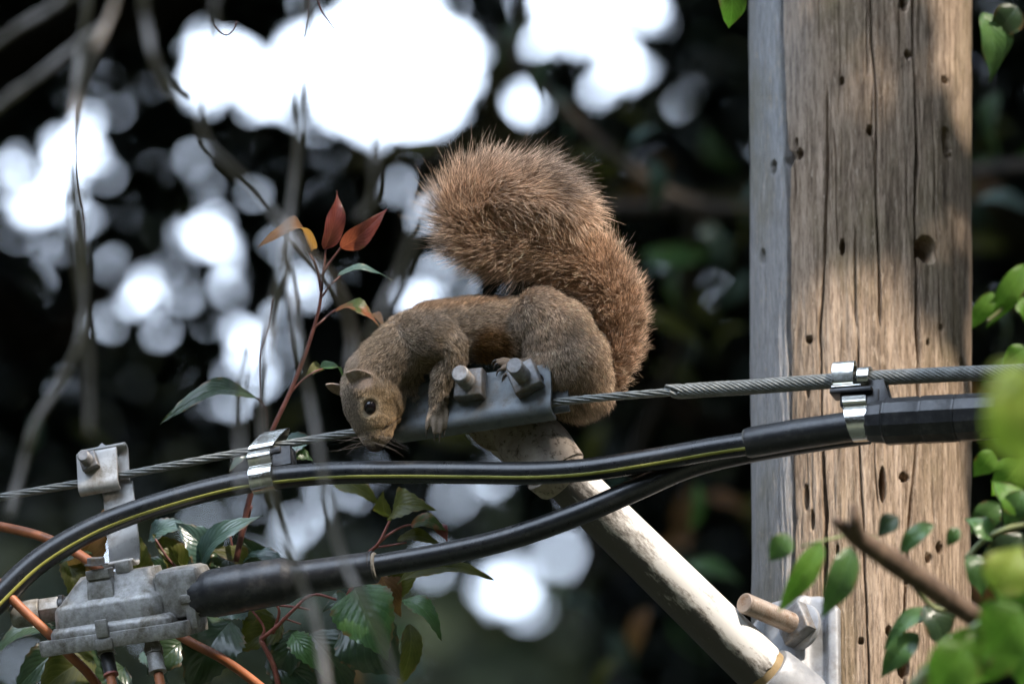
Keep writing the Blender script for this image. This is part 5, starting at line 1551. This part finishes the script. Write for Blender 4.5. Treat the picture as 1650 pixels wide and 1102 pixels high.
def ear_shell(mb, c, up, out, w_, h_, depth, th, n=18, m=10):
    """rounded cup standing on the head: up = towards the ear tip, out = the way the cup faces"""
    c = Vector(c); up = Vector(up).normalized(); out = Vector(out); out = (out - up * out.dot(up)).normalized(); sd = up.cross(out)
    g = []
    for i in range(m + 1):
        v = i / m
        row = []
        for j in range(n + 1):
            u = -1 + 2 * j / n
            hw = w_ / 2 * max(0.12, math.sqrt(max(0, 1 - (max(0, (v - 0.45)) / 0.56) ** 2)) * (0.72 + 0.28 * min(1, v / 0.45)))
            x = u * hw
            cup = depth * (u * u * (1 - 0.3 * v) - 0.6 * (1 - v) )
            row.append(c + up * (h_ * v - 0.10 * h_ * u * u * v) + sd * x + out * cup)
        g.append(row)
    base = len(mb.v); cols = n + 1
    for s_ in (0, 1):
        for i in range(m + 1):
            for j in range(cols):
                mb.v.append(g[i][j] - out * (th * s_))
    def id_(s_, i, j): return base + s_ * (m + 1) * cols + i * cols + j
    for i in range(m):
        for j in range(n):
            mb.f.append((id_(0, i, j), id_(0, i, j + 1), id_(0, i + 1, j + 1), id_(0, i + 1, j)))
            mb.f.append((id_(1, i, j), id_(1, i + 1, j), id_(1, i + 1, j + 1), id_(1, i, j + 1)))
    for j in range(n):
        mb.f.append((id_(0, m, j), id_(0, m, j + 1), id_(1, m, j + 1), id_(1, m, j)))
        mb.f.append((id_(0, 0, j + 1), id_(0, 0, j), id_(1, 0, j), id_(1, 0, j + 1)))
    for i in range(m):
        mb.f.append((id_(0, i, 0), id_(0, i + 1, 0), id_(1, i + 1, 0), id_(1, i, 0)))
        mb.f.append((id_(0, i + 1, n), id_(0, i, n), id_(1, i, n), id_(1, i + 1, n)))

sq = empty('squirrel', SQ0, 'brown squirrel crouching head down over the clamp with its bushy tail curled over its back', 'squirrel')
mb = MB()
for kname, chains in BONES.items():
    for ch in chains: capsule_chain(mb, ch)
EARN = QP(598, 613, -58)
ear_up1 = (-X * 0.92 + U * 0.26 - F * 0.20)
ear_shell(mb, EARN, ear_up1, (-F * 0.80 - U * 0.55), 33 * PX, 46 * PX, 9 * PX, 3.6 * PX)
EARF = QP(564, 634, -8)
ear_shell(mb, EARF, (-X * 0.92 + U * 0.32 - F * 0.05), (-U * 0.6 - F * 0.5 - X * 0.1), 26 * PX, 44 * PX, 5 * PX, 4.2 * PX)
# brow and nose bumps
mb.v = [v - SQ0 for v in mb.v]
ob = mb.build('body', M['black'], sq, smooth=True, angle=None, fix=True)
md = ob.modifiers.new('remesh', 'REMESH'); md.mode = 'VOXEL'; md.voxel_size = 0.00105; md.use_smooth_shade = True
ms_ = ob.modifiers.new('smooth', 'SMOOTH'); ms_.factor = 0.5; ms_.iterations = 9
bpy.context.view_layer.update()
dg = bpy.context.evaluated_depsgraph_get()
me = bpy.data.meshes.new_from_object(ob.evaluated_get(dg))
ob.modifiers.clear(); ob.data = me; me.name = 'squirrel_body'

nv = len(me.vertices)
co = np.empty(nv * 3); me.vertices.foreach_get('co', co); co = co.reshape(-1, 3)
S0 = np.array(SQ0)
seg = []
names = list(BONES)
for bi, (kname, chains) in enumerate(BONES.items()):
    for ch in chains:
        for a, b in zip(ch, ch[1:]):
            seg.append((bi, np.array(wp(a)) - S0, np.array(wp(b)) - S0, a[3] * PX, b[3] * PX))
ear_segs = []
for c, u_, h_ in ((EARN, ear_up1, 46), (EARF, (-X * 0.92 + U * 0.32 - F * 0.05), 44)):
    p = np.array(c) - S0; q = np.array(c + Vector(u_).normalized() * h_ * PX) - S0
    ear_segs.append((p + (q - p) * 0.28, q))
def bone_info(Pn):
    best = np.full(len(Pn), 1e9); idx = np.zeros(len(Pn), int); flow = np.zeros_like(Pn); par = np.zeros(len(Pn)); sid = np.zeros(len(Pn), int)
    FL = np.zeros_like(Pn); WS_ = np.zeros(len(Pn))
    for si, (bi, a, b, ra, rb_) in enumerate(seg):
        d = b - a; L2 = d @ d
        t = np.clip(((Pn - a) @ d) / L2, 0, 1)
        c = a + t[:, None] * d
        dist = np.linalg.norm(Pn - c, axis=1) - (ra + (rb_ - ra) * t)
        w8 = np.exp(-np.clip(dist, -0.004, 1) / 0.0016)
        FL += (d / math.sqrt(L2))[None] * w8[:, None]; WS_ += w8
        m = dist < best
        best[m] = dist[m]; idx[m] = bi; sid[m] = si; par[m] = t[m]
    FL /= np.linalg.norm(FL, axis=1)[:, None] + 1e-9
    return idx, sid, par, FL
def ear_dist(Pn):
    d = np.full(len(Pn), 1e9)
    for p, q in ear_segs:
        v = q - p; t = np.clip(((Pn - p) @ v) / (v @ v), 0, 1)
        d = np.minimum(d, np.linalg.norm(Pn - p - t[:, None] * v, axis=1))
    return d

def vnoise(P3, scale, seed):
    r = np.random.default_rng(seed).random((32, 32, 32))
    q = P3 * scale + 1000.3
    i = np.floor(q).astype(int); f = q - i; f = f * f * (3 - 2 * f)
    out = 0
    for dx in (0, 1):
        for dy in (0, 1):
            for dz in (0, 1):
                wt = (f[:, 0] if dx else 1 - f[:, 0]) * (f[:, 1] if dy else 1 - f[:, 1]) * (f[:, 2] if dz else 1 - f[:, 2])
                out = out + wt * r[(i[:, 0] + dx) % 32, (i[:, 1] + dy) % 32, (i[:, 2] + dz) % 32]
    return out

def blob(px, py, cx, cy, rx, ry, rot=0.0):
    c, s = math.cos(R(rot)), math.sin(R(rot))
    dx, dy = px - cx, py - cy
    u = (dx * c + dy * s) / rx; v = (-dx * s + dy * c) / ry
    return np.clip(1.25 - np.sqrt(u * u + v * v), 0, 0.5) * 2

def coat(Pn, idx, nrm):
    """natural colour of the coat at each point (not its shading)"""
    px, py, z = project(Pn + S0)
    n = len(Pn)
    C = np.tile(np.array([0.44, 0.345, 0.255]), (n, 1))       # grizzled grey brown
    def lay(m, c):
        nonlocal C
        m = np.clip(m, 0, 1)[:, None]; C = C * (1 - m) + np.array(c)[None] * m
    is_tail = idx == names.index('tail')
    is_head = (idx == names.index('head'))
    is_limb = np.isin(idx, [names.index(q) for q in ('forearm', 'hand', 'finger', 'toe', 'foot')])
    lay(np.clip((px - 740) / 160, 0, 1) * ~is_tail, (0.55, 0.41, 0.295))           # warmer haunch
    lay(blob(px, py, 740, 480, 110, 16, -8) * 0.6 * (~is_tail), (0.42, 0.25, 0.13))  # rusty line along the back
    lay(blob(px, py, 790, 562, 34, 34) * (px > 757) * (~is_tail), (0.40, 0.22, 0.09))          # orange belly
    lay(is_tail * 1.0, (0.51, 0.35, 0.24))
    lay(is_tail * np.clip((350 - py) / 120, 0, 1) * 0.9, (0.38, 0.30, 0.235))
    lay(is_tail * blob(px, py, 880, 285, 46, 26, 25) * 0.75, (0.20, 0.155, 0.125))
    lay(is_tail * blob(px, py, 800, 262, 30, 16, -10) * 0.6, (0.24, 0.19, 0.15))
    lay(is_tail * np.clip((740 - px) / 60, 0, 1) * 0.8, (0.30, 0.24, 0.19))
    h = is_head.astype(float)
    lay(h * blob(px, py, 612, 662, 46, 46) * .8, (0.47, 0.33, 0.18))                   # ochre cheek
    lay(h * blob(px, py, 568, 672, 22, 34, -20) * 0.7, (0.24, 0.19, 0.135))         # darker muzzle bridge
    lay(h * blob(px, py, 572, 648, 12, 24, -15) * 0.5, (0.22, 0.17, 0.12))
    ring = np.clip(1 - np.abs(np.hypot((px - 596) / 1.0, (py - 656) / 1.15) - 15) / 6, 0, 1)
    lay(h * ring, (0.66, 0.50, 0.32))
    lay(h * blob(px, py, 634, 685, 20, 9, -50), (0.56, 0.38, 0.22))               # pale lower lip
    lip_d = np.abs((px - 655) * 0.60 + (py - 664) * 0.80)                          # dark mouth line
    along = (px - 655) * -0.80 + (py - 664) * 0.60
    lay(h * np.clip(1 - lip_d / 3.0, 0, 1) * ((along > 0) & (along < 46)), (0.04, 0.025, 0.02))
    lay(h * blob(px, py, 615, 722, 12, 5, 25) * 1.0, (0.03, 0.02, 0.02))           # nostril
    lay(h * blob(px, py, 594, 724, 13, 7, 30) * 0.7, (0.10, 0.07, 0.055))
    sp = (vnoise(Pn, 900, 5) > 0.66)
    lay(h * blob(px, py, 612, 694, 26, 16, -20) * sp * 0.8, (0.05, 0.035, 0.03))   # dark whisker spots
    lay(h * blob(px, py, 646, 640, 12, 26, 10) * 0.6, (0.30, 0.22, 0.15))
    lay(np.isin(idx, [names.index('finger'), names.index('hand')]) * np.clip((py - 684) / 6, 0, 1) * (vnoise(Pn, 500, 2) > 0.3), (0.05, 0.035, 0.03))
    lay(np.isin(idx, [names.index('toe'), names.index('foot')]) * 0.7, (0.46, 0.36, 0.27))
    e = np.clip(1 - ear_dist(Pn) / (18 * PX), 0, 1) ** 0.5
    lay((ear_dist(Pn) < 13 * PX) * 0.8, (0.30, 0.20, 0.14))
    return C, px, py

idx, sid, par, flow = bone_info(co)
nr = np.empty(nv * 3); me.vertices.foreach_get('normal', nr); nr = nr.reshape(-1, 3)
# sink the eye socket
eye_px = (596.5, 656)
px, py, z = project(co + S0)
faceview = (nr @ np.array(F)) < 0
de = np.hypot(px - eye_px[0], (py - eye_px[1]) / 1.12)
msk = faceview & (idx == names.index('head'))
sink = np.where(msk, np.clip(1 - (de / 13) ** 2, 0, 1) * 3.2 * PX - np.clip(1 - np.abs(de - 15.5) / 5, 0, 1) * 1.0 * PX, 0)
# mouth crease and the fold behind the jaw
ld = np.abs((px - 655) * 0.60 + (py - 664) * 0.80); al = (px - 655) * -0.80 + (py - 664) * 0.60
sink += np.where(msk & (al > -4) & (al < 50), np.clip(1 - ld / 4, 0, 1) * 2.0 * PX, 0)
ld2 = np.hypot((px - 634) / 1.0, 0); al2 = py
xf = np.interp(py, [600, 630, 660], [622, 630, 641])
sink += np.where(msk & (py > 612) & (py < 664), np.clip(1 - np.abs(px - xf) / 4, 0, 1) * 1.6 * PX, 0)
sink += np.where(msk, np.clip(1 - np.hypot((px - 614) / 9, (py - 723) / 4), 0, 1) * 2 * PX, 0)
co2 = co - nr * sink[:, None]
me.vertices.foreach_set('co', co2.ravel()); me.update()
col, px, py = coat(co2, idx, nr)
ed = ear_dist(co2)
under = np.where((idx == names.index('tail'))[:, None], col * 0.35, col * 0.42)
under[ed < 14 * PX] = np.array([0.36, 0.22, 0.17])
under[np.isin(idx, [names.index('finger')])] = np.array([0.30, 0.23, 0.17])
under[ed < 22 * PX] = np.array([0.33, 0.245, 0.19])
nose = (idx == names.index('head')) & (py > 719)
under[nose] = np.array([0.05, 0.035, 0.03])
ca = me.attributes.new('coat', 'FLOAT_COLOR', 'POINT')
ca.data.foreach_set('color', np.concatenate([under, np.ones((nv, 1))], 1).ravel().astype(np.float32))
ms, n, l, b = mat_new('squirrel_skin')
at = n.new('ShaderNodeAttribute'); at.attribute_name = 'coat'
tn = noise_node(n, l, 900, 4, 0.6)
l.new(mixc(n, l, 1.0, at.outputs['Color'], ramp(n, l, tn.outputs['Fac'], [(0.3, (0.6, 0.6, 0.6)), (0.7, (1.2, 1.2, 1.2))]).outputs['Color'], 'MULTIPLY'), b.inputs['Base Color'])
b.inputs['Roughness'].default_value = 0.8
bump(n, l, b, tn.outputs['Fac'], 0.5, 0.0004)
b.inputs['Subsurface Weight'].default_value = 0.0
me.materials.clear(); me.materials.append(ms)
me.polygons.foreach_set('use_smooth', [True] * len(me.polygons))

# --- fur
def fur_material(name, root, mid, band, tip, stops):
    m, n, l, b = mat_new(name)
    at = n.new('ShaderNodeAttribute'); at.attribute_name = 'tint'
    hi = n.new('ShaderNodeHairInfo')
    rr = ramp(n, l, hi.outputs['Intercept'], list(zip(stops, [(k,) * 3 if not hasattr(k, '__len__') else k for k in (root, mid, band, tip)])))
    c = mixc(n, l, 1.0, at.outputs['Color'], rr.outputs['Color'], 'MULTIPLY')
    l.new(c, b.inputs['Base Color'])
    b.inputs['Roughness'].default_value = 0.55
    b.inputs['Specular IOR Level'].default_value = 0.35
    tr = n.new('ShaderNodeBsdfTranslucent'); l.new(c, tr.inputs['Color'])
    mm = n.new('ShaderNodeMixShader'); mm.inputs[0].default_value = 0.25
    l.new(b.outputs[0], mm.inputs[1]); l.new(tr.outputs[0], mm.inputs[2])
    l.new(mm.outputs[0], n['Material Output'].inputs['Surface'])
    return m
M['fur_light'] = fur_material('fur_light_tips', 0.35, 0.9, 1.1, 1.5, [0.0, 0.4, 0.7, 1.0])
M['fur_dark'] = fur_material('fur_dark_tips', 0.35, 1.0, 0.9, 0.22, [0.0, 0.35, 0.6, 0.85])
M['fur_tail'] = fur_material('tail_fur', 0.5, 1.05, (0.26, 0.23, 0.22), (1.9, 2.0, 2.1), [0.0, 0.34, 0.64, 0.84])

me.calc_loop_triangles()
tris = np.empty(len(me.loop_triangles) * 3, int); me.loop_triangles.foreach_get('vertices', tris); tris = tris.reshape(-1, 3)
TA, TB, TC = co2[tris[:, 0]], co2[tris[:, 1]], co2[tris[:, 2]]
area = np.linalg.norm(np.cross(TB - TA, TC - TA), axis=1) / 2
tail_i = names.index('tail')
tri_idx = idx[tris[:, 0]]

def sample(mask, count, rs):
    p = area * mask; p = p / p.sum()
    k = rs.choice(len(tris), count, p=p)
    u = rs.random(count); v = rs.random(count); s = u + v > 1; u[s] = 1 - u[s]; v[s] = 1 - v[s]
    P = TA[k] + u[:, None] * (TB[k] - TA[k]) + v[:, None] * (TC[k] - TA[k])
    N = nr[tris[k, 0]] * (1 - u - v)[:, None] + nr[tris[k, 1]] * u[:, None] + nr[tris[k, 2]] * v[:, None]
    N /= np.linalg.norm(N, axis=1)[:, None] + 1e-9
    fl = flow[tris[k, 0]]
    fl = fl - N * (fl * N).sum(1)[:, None]; fl /= np.linalg.norm(fl, axis=1)[:, None] + 1e-6
    return k, P, N, fl

def make_curves(name, pts, rad, tint, mat, parent):
    """pts (n,k,3)"""
    n, k, _ = pts.shape
    hc = bpy.data.hair_curves.new(name)
    hc.add_curves([k] * n)
    hc.points.foreach_set('position', pts.reshape(-1).astype(np.float32))
    prof = (1 - np.linspace(0, 1, k) ** 1.6 * 0.85)
    rd = (rad[:, None] * prof[None]).reshape(-1).astype(np.float32)
    hc.points.foreach_set('radius', rd)
    a = hc.attributes.new('tint', 'FLOAT_COLOR', 'CURVE')
    a.data.foreach_set('color', np.concatenate([tint, np.ones((n, 1))], 1).ravel().astype(np.float32))
    hc.materials.append(mat)
    o = bpy.data.objects.new(name, hc)
    COL.objects.link(o); o.parent = parent
    return o

rs = np.random.default_rng(77)
cam_l = np.array(CAM) - S0
def facing(P, N, lim=-0.35):
    v = cam_l[None] - P; v /= np.linalg.norm(v, axis=1)[:, None]
    return (N * v).sum(1) > lim
def build_fur(name, mask, count, mat, length_fn, lean, jitter, rad, k=5, bright=(0.75, 1.3), clump=0.0, smax=None):
    kk, P, N, fl = sample(mask, count, rs)
    ii = idx[tris[kk, 0]]
    Ln, ok = length_fn(P, N, ii)
    P, N, fl, ii, Ln = P[ok], N[ok], fl[ok], ii[ok], Ln[ok]
    n = len(P)
    tint, px, py = coat(P, ii, N)
    j = rs.normal(size=(n, 3))
    # tufts: neighbouring hairs lean the same way
    cl = np.stack([vnoise(P, 260, s) - 0.5 for s in (11, 12, 13)], 1) * 2
    cl2 = np.stack([vnoise(P, 700, s) - 0.5 for s in (14, 15, 16)], 1) * 2
    d0 = N * (1 - lean) + fl * lean + j * jitter + cl * clump + cl2 * clump * 0.8
    d0 /= np.linalg.norm(d0, axis=1)[:, None]
    d1 = d0 * 0.6 + fl * lean * 0.9 + cl * clump * 0.6 + N * 0.05
    d1[:, 2] -= 0.05
    d1 /= np.linalg.norm(d1, axis=1)[:, None]
    t = np.linspace(0, 1, k)
    Ln = Ln * rs.uniform(0.62, 1.22, n) * (0.8 + 0.4 * vnoise(P, 180, 31))
    pts = P[:, None] - N[:, None] * 0.0003 + (d0[:, None] * (t - 0.5 * t * t)[None, :, None] + d1[:, None] * (0.5 * t * t)[None, :, None]) * Ln[:, None, None] * 1.05
    br = rs.uniform(bright[0], bright[1], n) * (0.82 + 0.36 * vnoise(P, 500, 21)) * (0.9 + 0.2 * vnoise(P, 120, 22)) * (0.6 + 0.8 * vnoise(P, 1300, 23))
    tint = np.clip(tint * br[:, None], 0, 0.9)
    return make_curves(name, pts, np.full(n, rad) * rs.uniform(0.7, 1.3, n), tint, M[mat], sq)

def body_len(P, N, ii):
    px, py, z = project(P + S0)
    L_ = np.full(len(P), 9.5)
    L_[ii == names.index('neck')] = 9
    hd = ii == names.index('head')
    L_ = np.where(hd, np.interp(py, [600, 640, 680, 715], [8, 5.0, 3.6, 2.0]), L_)
    L_ = np.where(np.isin(ii, [names.index('forearm')]), 7, L_)
    L_ = np.where(np.isin(ii, [names.index('hand')]), 4.5, L_)
    L_ = np.where(np.isin(ii, [names.index('foot')]), 3.2, L_)
    L_ = np.where(np.isin(ii, [names.index('finger'), names.index('toe')]), 1.9, L_)
    L_ = np.where(np.isin(ii, [names.index('thigh')]), 10, L_)
    L_ = np.where((py > 630) & (px > 880), 17, L_)
    ed = ear_dist(P)
    L_ = np.where(ed < 15 * PX, 2.4, L_)
    de = np.hypot(px - eye_px[0], (py - eye_px[1]) / 1.12)
    fv = (N @ np.array(F)) < 0
    ok = ~((de < 14.0) & fv & hd) & facing(P, N, -0.45)
    ok &= ~(hd & (py > 723))
    ok &= ~((ed < 16 * PX) & (rs.random(len(P)) < 0.85))
    L_ = np.where(de < 18, np.minimum(L_, 2.6), L_)
    return L_ * PX, ok
bodymask = (tri_idx != tail_i).astype(float)
dens = bodymask.copy()
fine = np.isin(tri_idx, [names.index(q) for q in ('head', 'finger', 'toe', 'hand', 'foot')])
finemask = fine.astype(float); dens[fine] = 0
build_fur('fur', dens, 90000, 'fur_light', body_len, 0.66, 0.16, 0.00015, 4, clump=0.2, bright=(0.5, 1.8))
build_fur('fur', dens, 60000, 'fur_dark', lambda P, N, ii: (lambda a: (a[0] * 1.12, a[1]))(body_len(P, N, ii)), 0.62, 0.2, 0.00015, 4, clump=0.2, bright=(0.4, 1.3))

build_fur('fur', finemask, 42000, 'fur_light', body_len, 0.72, 0.14, 0.00009, 4, clump=0.12, bright=(0.6, 1.5))
build_fur('fur', finemask, 18000, 'fur_dark', body_len, 0.72, 0.16, 0.00009, 4, clump=0.12, bright=(0.5, 1.2))

first = [i for i, s in enumerate(seg) if s[0] == tail_i]
def tail_len(P, N, ii):
    px, py, z = project(P + S0)
    T = np.zeros(len(P)); best = np.full(len(P), 1e9)
    for q, si in enumerate(first):
        _, a, b, ra, rb_ = seg[si]; d = b - a
        t = np.clip(((P - a) @ d) / (d @ d), 0, 1)
        ds = np.linalg.norm(P - a - t[:, None] * d, axis=1)
        m = ds < best; best[m] = ds[m]; T[m] = (q + t[m])
    L_ = np.interp(T, [0, 1, 2.5, 5, 8, 10, 13, 15.5], [13, 21, 28, 38, 50, 62, 58, 42])
    return L_ * PX, facing(P, N, -0.5)
tm = (tri_idx == tail_i).astype(float)
build_fur('tail_fur', tm, 50000, 'fur_tail', tail_len, 0.58, 0.22, 0.00019, 7, bright=(0.55, 1.6), clump=0.62)
build_fur('tail_fur', tm, 26000, 'fur_light', lambda P, N, ii: (lambda a: (a[0] * 0.6, a[1]))(tail_len(P, N, ii)), 0.60, 0.22, 0.00018, 5, bright=(0.5, 1.5), clump=0.45)

build_fur('guard_hairs', tm, 5000, 'fur_tail', lambda P, N, ii: (lambda a: (a[0] * 1.3, a[1]))(tail_len(P, N, ii)), 0.50, 0.32, 0.00012, 7, bright=(0.9, 1.8), clump=0.5)

# --- eye, claws, whiskers
me_, n, l, b = mat_new('eye_black')
b.inputs['Base Color'].default_value = (0.006, 0.004, 0.004, 1); b.inputs['Roughness'].default_value = 0.04
b.inputs['Specular IOR Level'].default_value = 0.4
sel = msk & (de < 14)
zc_ = z[sel].min() if False else None
dpt = (project(co2[msk & (np.hypot(px - eye_px[0], py - eye_px[1]) < 6)] + S0)[2]).mean() - DIST
ec = Q(eye_px[0], eye_px[1], dpt + 3.4 * PX)
em = MB()
for i in range(1, 20):
    th_ = math.pi * i / 20
    for k in range(32):
        an = 2 * math.pi * k / 32
        em.v.append(Vector((math.sin(th_) * math.cos(an) * 10.4 * PX, math.sin(th_) * math.sin(an) * 12.4 * PX, math.cos(th_) * 10.0 * PX)))
for i in range(18):
    for k in range(32):
        em.f.append((i * 32 + k, i * 32 + (k + 1) % 32, (i + 1) * 32 + (k + 1) % 32, (i + 1) * 32 + k))
em.f.append(tuple(range(32))[::-1]); em.f.append(tuple(18 * 32 + k for k in range(32)))
eo = em.build('eye', me_, sq, angle=None)
eo.location = ec - SQ0
eo.rotation_euler = (R(90) + TILT, 0, R(0))
me_.name = 'eye_black'
for kname in ('toe', 'finger'):
    for ch in BONES[kname]:
        a, b_ = wp(ch[-2]), wp(ch[-1]); d = (b_ - a).normalized()
        cm = MB()
        dn = -U
        p = [b_, b_ + d * 4 * PX, b_ + d * 7 * PX + dn * 3 * PX, b_ + d * 8 * PX + dn * 8 * PX]
        cm.tube([q - SQ0 for q in catmull(p, 3)], [2.3 * PX, 2.0 * PX, 1.2 * PX, 0.35 * PX], 8)
        cm.build('claw', M['claw'], sq, angle=None)
wpts = []
wr = random.Random(3)
for k in range(12):
    sgn = -1 if k % 2 else 1
    b0 = QP(592 + wr.uniform(-8, 14), 704 + wr.uniform(-8, 10), -58)
    if sgn < 0:
        e = QP(545 + wr.uniform(-18, 18), 716 + wr.uniform(-14, 18), -70 + wr.uniform(-25, 20))
    else:
        e = QP(640 + wr.uniform(-12, 22), 722 + wr.uniform(-14, 16), -80 + wr.uniform(-25, 20))
    mid_ = b0.lerp(e, 0.5) + U * wr.uniform(-2, 5) * PX
    c_ = [b0, mid_, e]
    cc_ = catmull(c_, 4)
    wpts.append([np.array(q) - S0 for q in cc_])
wpts = np.array(wpts)
make_curves('whiskers', wpts, np.full(len(wpts), 0.00007), np.tile(np.array([[0.5, 0.45, 0.4]]), (len(wpts), 1)), M['fur_light'], sq)
